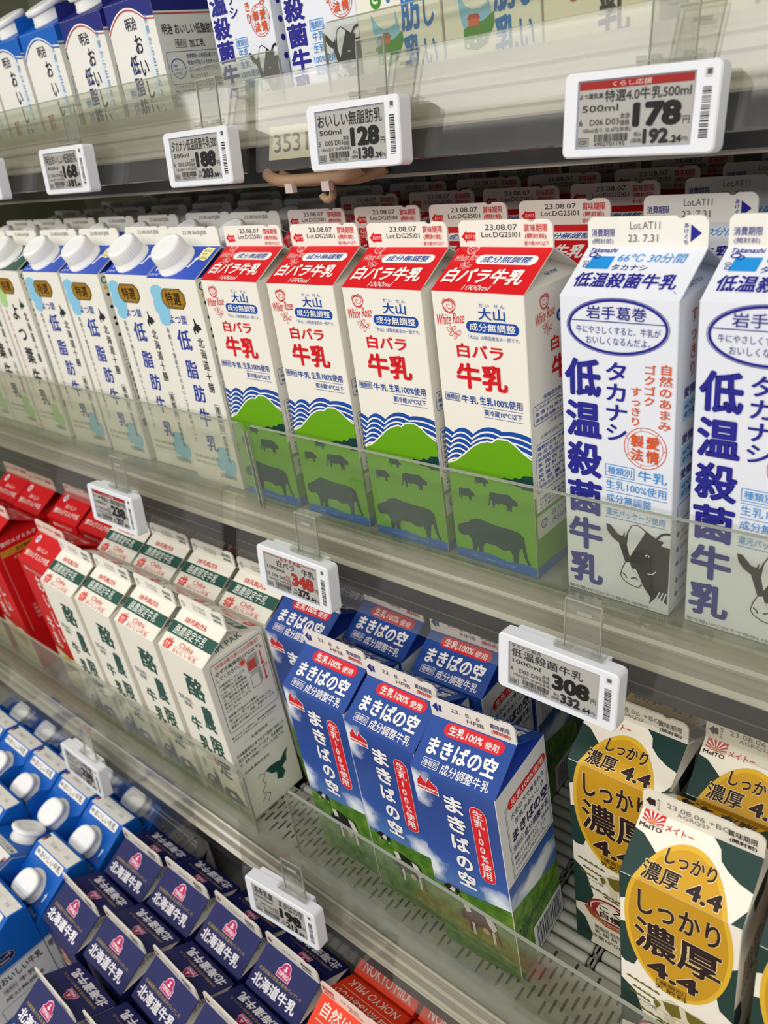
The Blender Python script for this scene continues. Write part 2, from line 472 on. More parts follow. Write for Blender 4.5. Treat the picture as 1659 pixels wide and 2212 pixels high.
def d_rose(P):
    f = P['F']
    rose_mark(f, 4, 170, 1.0, RED)
    f.t('だ い   せ ん', 37, 187.8, 56, 190.2, BLU, 0.0)
    f.t('大山', 36, 180, 56, 187.5, BLU, 0.012)
    f.rr(26, 171.5, 65.5, 178.8, 3.6, BLU, 1); f.t('成分無調整', 28.5, 172.7, 63, 177.8, '#efece4', 0.012, 2)
    f.t('「大山」は製造者名の一部です。', 27, 167.3, 66, 170, BLU, 0.0)
    f.t('白バラ', 17, 154.5, 53, 164, RED, 0.022)
    f.t('牛乳', 15, 133.5, 55, 151, RED, 0.03)
    f.bx(3.6, 123.6, 15.6, 128.6, 0.4, BLU); f.t('種類別', 4.4, 124.3, 14.8, 127.9, BLU, 0.01)
    f.t('牛乳', 17, 123.2, 30.5, 128.5, BLU, 0.012); f.t('生乳100%使用', 32, 123.5, 65, 129.3, BLU, 0.012)
    f.t('要冷蔵10℃以下', 35, 116.4, 64.5, 120.6, BLU, 0.01)
    f.ln([(34, 122), (65, 122)], 0.3, BLU); f.ln([(34, 115), (65, 115)], 0.3, BLU)
    hillside(f)
    cow(f, 3, 7, 60, 29, DGR, 5); cow(f, 33, 48, 24, 13, DGR, 5, True); cow(f, 7, 49, 14, 9.5, DGR, 5, True); cow(f, 22, 63, 12, 7, DGR, 5, True)
    f.pg([(0, 0), (70, 0), (70, 8), (60, 9), (45, 7), (30, 9), (14, 8), (0, 7)], '#1a62b0', 6)
    f.t('デザインは大山のイメージです', 15, 3, 52, 5, '#9db9d0', 0, 7)
    r = P['R']
    r.rc(0, 0, 70, 62, GRN, 1)
    r.pg([(0, 0), (70, 0), (70, 8), (35, 7), (0, 8)], '#1a62b0', 2)
    rose_mark(r, 12, 170, 1.0, RED); r.t('大山', 46, 180, 64, 187.5, BLU, 0.012)
    r.rr(35, 171.5, 70, 178.8, 3.4, BLU, 1); r.t('成分無調整', 37, 172.7, 68, 177.8, '#efece4', 0.012, 2)
    r.t('白バラ', 27, 154.5, 62, 164, RED, 0.022); r.t('牛乳', 27, 134.5, 66, 151, RED, 0.03)
    r.t('栄養成分表示 200ml当たり', 16, 126.5, 66, 129.5, BLU, 0.005)
    r.bx(4, 112, 67, 125, 0.4, BLU, r=1.5)
    smalllines(r, 6, 124, 65, 4, ['エネルギー 69kcal たんぱく質', '脂 質 3.9g 炭水化物', '食塩相当量 0.11g'], BLU)
    r.t('この表示値は、目安です。', 20, 108, 64, 110.5, BLU, 0.0); r.t('上部の切欠きは牛乳を示す', 10, 101, 64, 103.5, BLU, 0)
    r.rc(2, 50, 68, 62.5, '#ece9e0', 2); r.rc(2, 62, 68, 99, '#ece9e0', 2)
    r.bx(4, 64, 67, 98, 0.4, BLU, 3, r=1.5)
    smalllines(r, 6, 96.5, 66, 3.9, ['種類別名称 牛乳', '商 品 名 白バラ牛乳', '無脂乳固形分 8.5%以上', '乳 脂 肪 分 3.6%以上', '原 材 料 名 生乳100%', '殺 菌 120℃ 2秒間', '内 容 量 1000ml', '保存方法 要冷蔵'], BLU, lay=3)
    smalllines(r, 6, 60, 60, 3.2, ['お問い合わせ先', '0120-662-590', '土日祝日を除く'], BLU, lay=3)
    r.rc(2, 30, 60, 47, '#d9dccf', 2); rose(r, 6, 33, 9, BLU, 3); smalllines(r, 20, 45, 58, 6, ['白バラ牛乳', '大山乳業'], BLU, lay=3)
    l = P['L']; l.rc(0, 0, 70, 62, GRN, 1); l.bx(4, 64, 67, 98, 0.4, BLU); l.bx(4, 112, 67, 125, 0.4, BLU)
    hillside(P['B'])
    for k in ('RF', 'RB'):
        q = P[k]
        q.rc(0, 0, 70, 40.5, RED, 1)
        rose_mark(q, 4, 22, 0.86, '#efc9c4', 2)
        q.rr(20, 24.2, 65, 32.6, 4.1, '#efece4', 2); q.t('成分無調整', 24, 25.6, 61, 31.4, BLU, 0.014, 3, sh=0.2)
        q.t('白バラ牛乳', 3, 7.5, 63, 20.5, '#f3f0e8', 0.03, 3, sh=0.12); q.t('1000ml', 23, 1.6, 44, 6, '#f3f0e8', 0.0, 3, sh=0.2)
    for k in ('SF', 'SB'):
        q = P[k]
        q.pg([(2, 6.5), (6, 10.3), (6, 9), (13, 9), (13, 4), (6, 4), (6, 2.7)], RED, 1); q.t('あけぐち', 5, 5, 12.6, 8, '#f3e8e0', 0.01, 2)
        q.t('23.08.07', 21, 10.6, 45, 14, '#4a4a48', 0.0); q.t('Lot.DG25I01', 18, 6.2, 47, 9.4, '#4a4a48', 0.0)
        q.t('賞味期限', 50, 9.4, 66.5, 14, RED, 0.006); q.t('(開封前)', 50.5, 5, 65.5, 8.6, RED, 0.01); q.t('要冷蔵10℃以下', 50, 1.4, 67, 4, RED, 0.005)
    P['G'].t('NP-PAK', 34, 6, 48, 9, BLU, 0, rot=0.0)

# --- pasteurised milk with cow head (1000 ml and 500 ml)
NV, LB, ORG = '#27278a', '#2b8bd2', '#d4562c'
def cow_head(f, x0, y0, k):
    q = lambda pts: [(x0 + a * k, y0 + b * k) for a, b in pts]
    BK = '#1b1b1c'; bg = '#dfe2ea'
    f.pg(q([(0, 54), (3, 53.5), (8, 48), (11, 47.5), (12.5, 51), (12, 44), (9, 42), (4, 45), (1, 49)]), BK, 3)
    f.pg(q([(8, 44), (12, 46), (14, 50), (19, 57), (26, 55), (33, 51), (38, 50), (41, 52), (41.5, 46), (41, 20), (40.5, 6), (34, 10), (29, 3), (30, 8), (25, 15), (23, 20), (20, 26), (16, 26), (13, 29), (11, 35)]), BK, 3)
    f.pg(q([(15, 51), (18, 57), (22, 57), (26, 54), (24, 50), (20, 42), (16, 34), (14, 42)]), bg, 4)
    f.ln(q([(14, 50), (17, 56.5), (21, 57.8), (25, 55.5), (29, 52)]), 0.6, BK, 5)
    f.pg(q([(13, 29), (16, 30), (18, 24), (23, 20), (24, 16), (22, 13), (17, 13.5), (12, 16), (10, 19), (11, 24)]), bg, 5)
    f.ln(q([(13, 29), (11, 24), (10, 19), (12, 16), (17, 13.5), (22, 13), (24, 16)]), 0.6, BK, 6)
    f.ln(q([(11.5, 21), (13.5, 19.5), (14, 17.8)]), 0.9, BK, 6); f.ln(q([(17, 18.5), (20, 20), (21.5, 18.5)]), 0.9, BK, 6)
    f.ln(q([(28, 25), (31, 25.5), (33, 28)]), 0.7, '#e8e8ee', 5); f.el(x0 + 27.5 * k, y0 + 37.8 * k, 1.5 * k, 0.9 * k, '#e8e8ee', 5, 14); f.el(x0 + 27.6 * k, y0 + 37.7 * k, 0.8 * k, 0.7 * k, BK, 6, 12)
    f.ln(q([(33, 51), (35.5, 54.5), (38, 56), (41.5, 56.5)]), 1.4, BK, 4); f.pg(q([(36, 47), (38, 51), (41.6, 53), (41.6, 47)]), bg, 4)
    for i in range(3): f.ln(q([(33 + 2.6 * i, 5), (34 + 2.2 * i, 9), (36 + 2 * i, 14)]), 0.8, bg, 4)
def stamp(f, cx, cy, r, c=ORG):
    f.ring(cx, cy, r, r, 0.45, c, 2); f.ring(cx, cy, r * 0.84, r * 0.84, 0.3, c, 2)
    for dx, dy, s in ((0.36, 0.32, '愛'), (0.36, -0.36, '情'), (-0.38, 0.32, '製'), (-0.38, -0.36, '法')):
        f.t(s, cx + r * (dx - 0.31), cy + r * (dy - 0.31), cx + r * (dx + 0.31), cy + r * (dy + 0.31), c, 0.03)
    for i in range(7): f.el(cx + r * .92 * cos(i * .9), cy + r * .92 * sin(i * .9), .45, .45, c, 2, 8)
def tk_roof(q):
    q.t('Takanashi', 3, 35, 20, 38.6, NV, 0.012, sh=0.15)
    q.pg([(6, 22), (20, 22), (20.5, 32), (7, 32)], '#1b8bd4', 1)
    q.ring(6.5, 33, 2.4, 1.6, 0.8, NV, 2, 14); q.ring(9.5, 31.5, 1.7, 1.3, 0.7, NV, 2, 14); q.ring(4.6, 27, 1.4, 1.0, 0.5, NV, 2, 12); q.ring(5.2, 24, 1.4, 1.0, 0.5, NV, 2, 12)
    q.t('66℃ 30分間', 23, 27.4, 62, 34.5, LB, 0.0, sh=0.1); q.t('タカナシ', 22, 21, 43, 25.6, NV, 0.008)
    q.t('低温殺菌牛乳', 4, 7.5, 64, 19, NV, 0.022)
def tk_seal(q):
    q.t('消費期限', 2.5, 5.8, 17, 10.2, NV, 0.005); q.t('(開封前)', 3, 1.6, 16, 4.8, NV, 0.0)
    q.t('Lot.AT11', 26, 9.8, 43.5, 13.8, '#77757a', -0.004); q.t('23. 7.31', 25, 3, 42.5, 7, '#77757a', -0.004)
    q.pg([(60.5, 2.8), (66.5, 7.4), (60.5, 12)], NV, 1); q.vt('あけぐち', 58.2, 13, 1.4, 3, NV, 0.01)
def d_tk(P):
    f = P['F']
    f.ring(35, 180.8, 29, 14.8, 1.5, NV, 2, 64); f.ring(35, 180.8, 30.4, 16, 0.35, NV, 2, 64)
    f.t('岩手葛巻', 17, 184.8, 52.5, 192.2, NV, 0.006); f.ln([(7, 183.6), (63, 183.6)], 0.5, NV)
    f.t('牛にやさしくすると、牛乳が', 10.5, 176.6, 60.5, 181, NV, 0.0); f.t('おいしくなるんだよ。', 16.5, 170.6, 55, 175, NV, 0.0)
    for i, ch in enumerate('低温殺菌牛乳'): f.t(ch, 2.2, 138.2 - i * 26.2, 25.8, 161.4 - i * 26.2, NV, 0.035)
    f.vt('タカナシ', 35.2, 161.5, 112, 15, NV, 0.02, fill=1.0)
    f.vt('自然のあまみ', 64.2, 162.5, 123.5, 8, ORG, 0.014); f.vt('ゴクゴク', 55, 161.5, 137, 7.6, ORG, 0.016); f.vt('すっきり', 47, 148, 124, 7.2, ORG, 0.014)
    stamp(f, 53, 111, 12.8)
    f.bx(28.2, 89.6, 46.5, 97, 0.4, LB); f.t('種類別', 29.6, 90.8, 45, 95.8, LB, 0.004); f.t('牛乳', 49, 90, 66.5, 96.8, LB, 0.006)
    f.ln([(28, 88), (67, 88)], 0.35, LB); f.t('生乳100%使用', 28.5, 80.8, 66.5, 86.8, LB, 0.0); f.ln([(28, 79), (67, 79)], 0.35, LB)
    f.t('成分無調整', 28.5, 71.8, 57.5, 77.6, LB, 0.0); f.ln([(28, 70), (67, 70)], 0.35, LB); f.t('還元パッケージ使用', 28.5, 62.6, 66, 67.4, LB, 0.0); f.ln([(28, 61), (67, 61)], 0.35, LB)
    cow_head(f, 28.5, 2, 1.0)
    f.t('要冷蔵(10℃以下で保存) 1000ml', 1.5, 0.8, 57, 3.6, '#7d7d92', 0.0)
    r = P['R']
    r.vt('すっきり', 20, 190, 150, 9, ORG, 0.01)
    for i, y in enumerate((146, 118, 96)):
        r.t('愛情製法', 10, y - 6, 40, y, NV, 0.012); r.rr(10, y - 20, 62, y - 8, 1, '#9fcbe6', 1)
        smalllines(r, 12, y - 9.5, 60, 5, ['66℃30分間じっくり', 'めて殺菌しました。'], NV)
    r.bx(8, 62, 60, 74, 0.4, NV, r=2)
    for i, y in enumerate((54, 43, 33, 21, 11)):
        r.el(10, y, 1.8, 1.8, NV, 2, 14); r.t(['本品は要冷蔵です', '品質保持のため', 'お早めに', '紙容器がこわれる', '牛乳ですので'][i], 14, y - 1.7, 46, y + 1.7, NV, 0)
    r.t('注意', 12, 48, 24, 51, '#c83020', 0.01)
    P['L'].bx(8, 30, 60, 90, 0.4, NV); P['L'].vt('低温殺菌牛乳', 30, 170, 100, 10, NV, .01)
    for k in ('RF', 'RB'): tk_roof(P[k])
    for k in ('SF', 'SB'): tk_seal(P[k])
    P['G'].t('0.印にご注意下さい', 4, 4, 40, 7, NV, 0.004); P['G'].ring(30, 18, 6, 5, .4, NV, 2)
def d_tk500(P):
    f = P['F']
    for i, ch in enumerate('低温殺菌牛乳'): f.t(ch, 2.2, 83 - i * 16.2, 22, 98 - i * 16.2, NV, 0.035)
    f.vt('タカナシ', 29, 98, 62, 11, NV, 0.02, fill=1.0)
    f.vt('自然のあまみ', 62, 100, 66, 7, ORG, 0.014); f.vt('ゴクゴク', 53, 100, 72, 6.6, ORG, 0.016); f.vt('すっきり', 45, 87, 56, 6.4, ORG, 0.014)
    stamp(f, 57, 57, 10.5)
    f.bx(25.5, 42.5, 38.5, 49, 0.4, LB); f.t('種類別', 26.3, 43.5, 37.7, 48, LB, 0.004); f.t('牛乳', 26.5, 36, 38, 41.6, LB, 0.006); f.ln([(25, 34.5), (38, 34.5)], .3, LB)
    f.t('生乳', 26, 28.6, 37, 33.6, LB, 0.0); f.t('100%使用', 25, 22, 47, 27, LB, 0); f.ln([(25, 20.5), (47, 20.5)], .3, LB); f.t('成分無調整', 25.5, 14.5, 46, 19, LB, 0)
    cow_head(f, 38, -4, 0.78)
    r = P['R']
    for i in range(6): r.el(8, 92 - i * 12, 2.2, 2.2, NV, 2, 14)
    r.bx(10, 6, 64, 34, 0.4, NV); smalllines(r, 12, 32, 62, 7, ['栄養成分表示', 'エネルギー', 'たんぱく質', '脂 質'], NV)
    smalllines(r, 14, 60, 60, 7, ['紙容器を傷つけること', 'がございます'], NV)
    tk_roof(P['RF']); tk_roof(P['RB']); tk_seal(P['SF'])

# --- low-fat Hokkaido milk with screw cap (blue roof) and whole milk (green roof)
YB, LBL = '#2b3f9e', '#86c1de'
def yotsuba(green):
    DK = '#23262e'
    ROOF = '#174a36' if green else '#2149b4'
    PET = '#a9cf8a' if green else LBL
    def d(P):
        f = P['F']
        for a, l, w_ in ((98, 19, 17), (182, 11, 13), (-12, 13, 12), (-82, 18, 16)): petal(f, 12, 172, math.radians(a), l, w_, PET, 1)
        oc = [(17, 176), (17, 183), (22, 187.5), (44, 187.5), (49.5, 183), (49.5, 176), (44, 171), (22, 171)]
        f.pg([(33.2 + (x - 33.2) * 1.05, 179.3 + (y - 179.3) * 1.08) for x, y in oc], '#3a2f1c', 2); f.pg(oc, '#a57a1b', 3); f.ln([(33.2 + (x - 33.2) * .93, 179.3 + (y - 179.3) * .88) for x, y in oc], .35, '#3a2f1c', 4, True)
        f.t('特選', 22.5, 173.8, 44, 185, '#2a2016', 0.012, 5)
        if green:
            f.vt('よつ葉牛乳', 34, 163, 34, 20, '#1b1b1b', 0.02, fill=0.8)
            f.vt('北海道十勝', 57, 152, 92, 8, DK, 0.01); hokkaido(f, 50, 153, 12, 13, '#164531', 2)
            f.vt('新鮮な十勝産生乳のおいしさを', 12, 152, 52, 4.4, '#b0322c', 0.0); f.bx(55, 45, 61, 86, .35, '#b0322c'); f.vt('成分無調整', 58, 85, 46, 4.6, DK, 0.0)
        else:
            f.t('よつ葉', 20.5, 156.8, 45.5, 165, YB, 0.006)
            for ch, x0, x1, y0, y1 in (('低', 24.5, 44, 133, 152), ('脂', 26, 43.5, 106.5, 124), ('肪', 28.5, 46, 84, 101), ('牛', 29, 45, 59.5, 78), ('乳', 29.5, 46, 34.5, 51)): f.t(ch, x0, y0, x1, y1, YB, 0.016, sh=0.05)
            hokkaido(f, 51.5, 148.5, 12, 15, DK, 2); f.vt('北海道十勝', 58, 147, 95, 8.6, DK, 0.008)
            f.vt('新鮮な十勝産生乳のおいしさを産地パック', 13.5, 153, 40, 4.6, '#333a4c', 0.0); f.bx(56, 56, 62.6, 84, 0.4, DK); f.vt('種類別', 59.3, 83, 57.5, 5.2, DK, 0.006); f.vt('低脂肪牛乳', 59.3, 54, 26, 5.2, DK, 0.006)
        for a, l, w_ in ((95, 17, 17), (190, 14, 13), (-10, 15, 14), (-75, 15, 14)): petal(f, 52, 24, math.radians(a), l, w_, PET, 1)
        f.t('生乳100%使用', 6, 24, 42, 27.5, '#6d7468', 0.0); f.t('要冷蔵10℃以下', 6, 18, 40, 21, '#8d9288', 0); f.t('1000ml', 40, 8, 63, 13, '#6d7468', 0.0)
        r = P['R']
        for i, y in enumerate((176, 164, 153, 147, 136)): r.el(6, y, 1.7, 1.7, '#222222', 2, 14)
        r.pg([(3, 181), (8, 181), (5.5, 186)], '#e0b818', 1); r.ring(6, 190, 3, 3, 1.2, '#1d7a3c', 2, 16)
        smalllines(r, 10, 184, 66, 5.4, ['お願い', '開封後は賞味期限に', 'ご注意ください', '要冷蔵10℃以下', '内容物が', '保存'], '#333333')
        r.bx(4, 110, 66, 130, .4, '#444444'); smalllines(r, 6, 128, 62, 6, ['栄養成分表示', 'エネルギー 94kcal', 'たんぱく質 7.2g'], '#333333')
        r.bx(4, 52, 66, 106, .4, '#444444'); smalllines(r, 6, 104, 62, 6.4, ['種類別 低脂肪牛乳', '商品名', '無脂乳固形分 8.5%', '乳脂肪分', '原材料名 生乳', '殺菌', '内容量 1000ml', '保存方法'], '#333333')
        r.rc(4, 38, 40, 46, '#45474b', 2); r.t('フレッシュ', 7, 39.5, 37, 44.5, '#d8d8d0', 0, 3)
        for k in ('RF', 'RB'):
            q = P[k]; q.rc(0, 0, 70, 40.5, ROOF, 1)
            if k == 'RF':
                q.pg([(52, 24), (63, 22), (65.5, 25), (66, 37), (55, 38.5), (51, 35)], '#efe39a', 2); smalllines(q, 54, 35.5, 64, 4.2, ['内ぶたは', 'ついて', 'いません'], '#3a3a36', 3, 3)
                if not green: q.t('LOW FAT', 2, 2.5, 16, 5.5, '#dfe4f0', 0, 3, sh=.3)
                hokkaido(q, 5, 8, 10, 10, '#e8ebf4', 2); q.pg([(44, 15), (49, 13.6), (52, 23), (53.6, 22), (51.4, 27), (47.6, 23.6), (49.6, 23.6), (47.4, 16)], '#e8ebf4', 2); q.t('あける', 36, 6.5, 43, 10, '#e8ebf4', 0, 2, rot=.9)
        for k in ('SF', 'SB'):
            q = P[k]
            q.t('賞味期限', 1.5, 6.4, 13.5, 11, '#343434', 0.012); q.t('(開封前)', 3, 2, 14, 5, '#b8423c', 0.01); q.t('23.08.06/KJBB', 21, 9.2, 55, 13.6, '#8a8a88', -.004)
    return d

# --- farm milk with green band
CG, CR = '#1f4f43', '#d8463a'
def d_chiba(P):
    f = P['F']
    for ch, x0, x1, y0, y1 in (('酪', 30, 60, 150, 178), ('農', 41, 60, 112, 144), ('限', 40, 60, 79, 103), ('定', 39, 60, 50, 75), ('牛', 15, 33, 100, 118), ('乳', 19, 36, 74, 95)): f.t(ch, x0, y0, x1, y1, CG, 0.022, sh=0.12)
    f.t('生乳100%', 8, 136.5, 29, 142, CG, 0.005); f.ln([(8, 135.6), (31, 135.6)], .3, CG); f.t('使用', 14, 129, 26, 134.5, CG, 0.005)
    f.pg([(34, 72), (37, 71), (39.5, 67), (40, 61), (37, 60), (35, 64)], '#c98a3e', 2); f.vt('種類別', 12, 60, 44, 5, CG, 0)
    f.pg([(0, 0), (70, 0), (70, 22), (58, 26), (44, 22), (28, 27), (12, 21), (0, 24)], '#8d9472', 1)
    f.pg([(0, 0), (70, 0), (70, 9), (50, 14), (30, 8), (14, 13), (0, 8)], '#6f8a3c', 2)
    cow(f, 6, 12, 26, 24, '#565b58', 3); cow(f, 36, 8, 30, 26, '#4c524f', 3, True)
    f.pg([(24, 46), (30, 44), (31, 34), (25, 36)], '#3e4d8c', 3); f.el(27, 48, 2.6, 2.8, '#c9a27c', 3, 14)
    f.el(16, 30, 4, 2.5, '#d5d3c6', 4, 14); f.el(50, 26, 5, 3, '#d5d3c6', 4, 14)
    r = P['R']
    r.bx(7, 113, 68, 193, 0.5, CG, r=3)
    r.t('《牛乳の取り扱い上の注意点》', 12, 186.5, 62.5, 190.8, CR, 0.012)
    r.t('必ず冷蔵保存(10℃以下)', 10, 179, 63, 184, CG, 0.012); r.t('してください。', 10, 173, 36, 177.5, CG, 0.012)
    smalllines(r, 10, 169, 40, 4.2, ['冷蔵保存していても', '一度開封した場合', 'には、この賞味期限', 'は無効となりますの', 'で、開封後は賞味期', '限にかかわらず、お', '早めにお召し上がり', 'ください。'], CG)
    smalllines(r, 10, 133, 64, 4.4, ['紙容器は外部からの衝撃に', '弱いので、落下などのお取り扱いには', 'ご注意ください。商品、変質することも', '原因になる場合もあります。'], CG)
    for y, c in ((160, CR), (142, '#8a8d88')):
        r.bx(44, y, 54, y + 14, .5, '#6d706c'); r.pg([(44, y + 14), (47, y + 18), (57, y + 18), (54, y + 14)], '#b9bab2', 2); r.pg([(54, y), (57, y + 4), (57, y + 18), (54, y + 14)], '#a2a49c', 2)
        r.rc(60, y + 2, 61.4, y + 17, CR, 2); r.el(60.7, y + 2, 1.8, 1.8, CR, 2, 12)
    r.pg([(44.5, 162), (53.5, 162), (53.5, 173), (44.5, 173)], '#c85348', 3); r.ring(63.5, 158, 1.6, 1.6, .5, CR, 3, 14); r.ln([(62, 178), (65, 181)], .5, CR); r.ln([(65, 178), (62, 181)], .5, CR)
    for i in range(12): r.ln([(40, 176), (40 + 4 * cos(i * .52), 176 + 4 * sin(i * .52))], .7, CR, 2)
    r.el(40, 176, 2.2, 2.2, CR, 3, 14)
    smalllines(r, 7, 108, 62, 3.6, ['●10℃以下で保存し、開封後は賞味期限', 'かかわらず早めにお召し上がり下さい。'], CG)
    r.t('── 生産地限定 ──', 16, 92, 58, 95.5, CG, .008)
    smalllines(r, 6, 86, 66, 6, ['日本酪農発祥の地である千葉県で搾乳した', '質な生乳を生産しています。生産履歴明', 'で、生乳の鮮度にこだわった牛乳です。'], CG)
    smalllines(r, 8, 62, 40, 5, ['古谷乳業株式会社'], CG)
    r.pg([(30, 44), (36, 46), (44, 45), (50, 43), (56, 49), (62, 52), (58, 45), (57, 38), (50, 34), (52, 26), (47, 20), (41, 24), (42, 33), (36, 36), (33, 41)], CG, 2)
    r.ln([(20, 42), (24, 46), (28, 42), (32, 45)], .5, CG); r.ln([(18, 12), (24, 18), (21, 24), (27, 30), (24, 36), (29, 41)], .8, CG); r.ln([(24, 8), (29, 15), (25, 20)], .8, CG)
    for k in ('RF', 'RB'):
        q = P[k]
        q.rc(0, 14.6, 70, 27, CG, 1); q.t('酪農限定牛乳', 8, 16, 56, 25.6, '#eef0e6', 0.0, 2, sh=.2)
        q.t('FURUYA', 23, 29.6, 47, 34.8, CR, 0.02); q.t('古谷', 14, 29.6, 21.5, 34.8, CR, 0.03)
        q.t('Chiba', 27, 6.8, 48, 11.6, CR, -.004); q.ln([(22, 5.6), (60, 5.6)], .3, CR); q.t('おいしい牛乳', 22, .6, 58, 4.8, CR, 0.0)
        q.pg([(6, 1), (7, 4), (4, 5), (6.5, 6.5), (5.5, 9.5), (9, 8.5), (10, 12), (12, 9), (15.5, 13), (15, 9), (19, 9.5), (16.6, 7), (19.4, 5), (16.5, 4), (17, 1), (14, .5), (9, .4)], CR, 2)
        for ex in (9.5, 13.5): q.el(ex, 6, 1, 1.3, '#f1ede2', 3, 10)
        q.ring(11.6, 2.6, 2.6, 1.3, .4, '#f1ede2', 3, 14)
    P['G'].t('IPI PAK', 20, 4.5, 50, 10, CG, 0.004)
    for k in ('SF', 'SB'):
        q = P[k]
        q.ln([(3, 8), (6, 12), (9, 8), (6, 4)], .5, '#5d6a60', 2, True); q.vt('開け口', 6, 11, 5, 2.4, '#5d6a60', 0)
        q.t('23.08.05', 22, 10, 42, 13, '#9a9a92', 0); q.t('CU.08.05', 22, 6, 42, 9, '#9a9a92', 0); q.t('賞味期限', 52, 9, 66, 13.5, '#46584e', .01); q.t('(開封前)', 53, 4, 66, 7.8, '#46584e', .02)

# --- red carton milk
SR = '#c6141a'
def d_snow(P):
    f, r = P['F'], P['R']
    W = '#f0e6dc'
    for p in (f, P['B']):
        p.vt('おいしい', 40, 186, 84, 20, W, 0.012, sl=.05); p.vt('牛乳', 20, 120, 70, 17, W, 0.01)
        p.t('雪印メグミルク', 12, 186, 58, 191, W, .01)
        p.pg([(0, 0), (70, 0), (70, 54), (52, 62), (34, 58), (0, 66)], '#d8cfae', 2); p.pg([(8, 50), (30, 62), (40, 44), (26, 34)], '#c9b456', 3); p.el(46, 40, 14, 9, '#b9a04c', 3)
    for p in (r, P['L']):
        p.t('雪印メグミルク', 12, 186, 60, 192, W, .012)
        p.rc(8, 172, 60, 181, '#c08a2c', 1); p.t('成分無調整', 28, 173.6, 54, 179.4, '#3c1410', .01)
        p.t('生乳100%使用', 22, 165, 50, 169, '#e6b8a8', 0)
        p.bx(30, 136, 46, 156, .5, '#e2a898', r=3); p.ring(38, 154, 5, 6, .5, '#e2a898'); p.bx(30, 104, 48, 126, .5, '#e2a898'); p.ln([(30, 126), (35, 132), (53, 132), (48, 126)], .5, '#e2a898')
        smalllines(p, 20, 96, 56, 6, ['おいしい', '雪印牛乳', '種類別 牛乳', '保存方法'], '#e2a898'); p.ln([(8, 172), (8, 60)], .5, '#e2a898'); p.ln([(60, 172), (60, 60)], .5, '#e2a898')
    for k in ('RF', 'RB'):
        q = P[k]
        q.pg([(30, 33), (34, 37), (40, 37), (44, 33), (40, 28.6), (34, 28.6)] if 0 else [(8, 31), (10.5, 36), (15, 36), (17.5, 31), (15, 26), (10.5, 26)], '#e8e6ee', 2)
        for i in range(3): q.ln([(12.8 - 3.6 * cos(i * pi / 3), 31 - 3.6 * sin(i * pi / 3)), (12.8 + 3.6 * cos(i * pi / 3), 31 + 3.6 * sin(i * pi / 3))], .9, '#3c50a0', 3)
        q.t('おいしい', 24, 18.4, 48, 24, W, .012, sh=.1); q.t('雪印メグミルク牛乳', 6, 8, 64, 15.4, W, .014)
    for k in ('SF', 'SB'):
        q = P[k]; q.t('23.08.04', 20, 9, 44, 12.5, '#8a6a60', 0); q.t('賞味期限', 50, 8, 65, 13, '#b03428', .02); q.t('開け口', 4, 6, 14, 10, '#b03428', .01); q.rc(0, 0, 70, 1.8, '#d9a79a', 1)

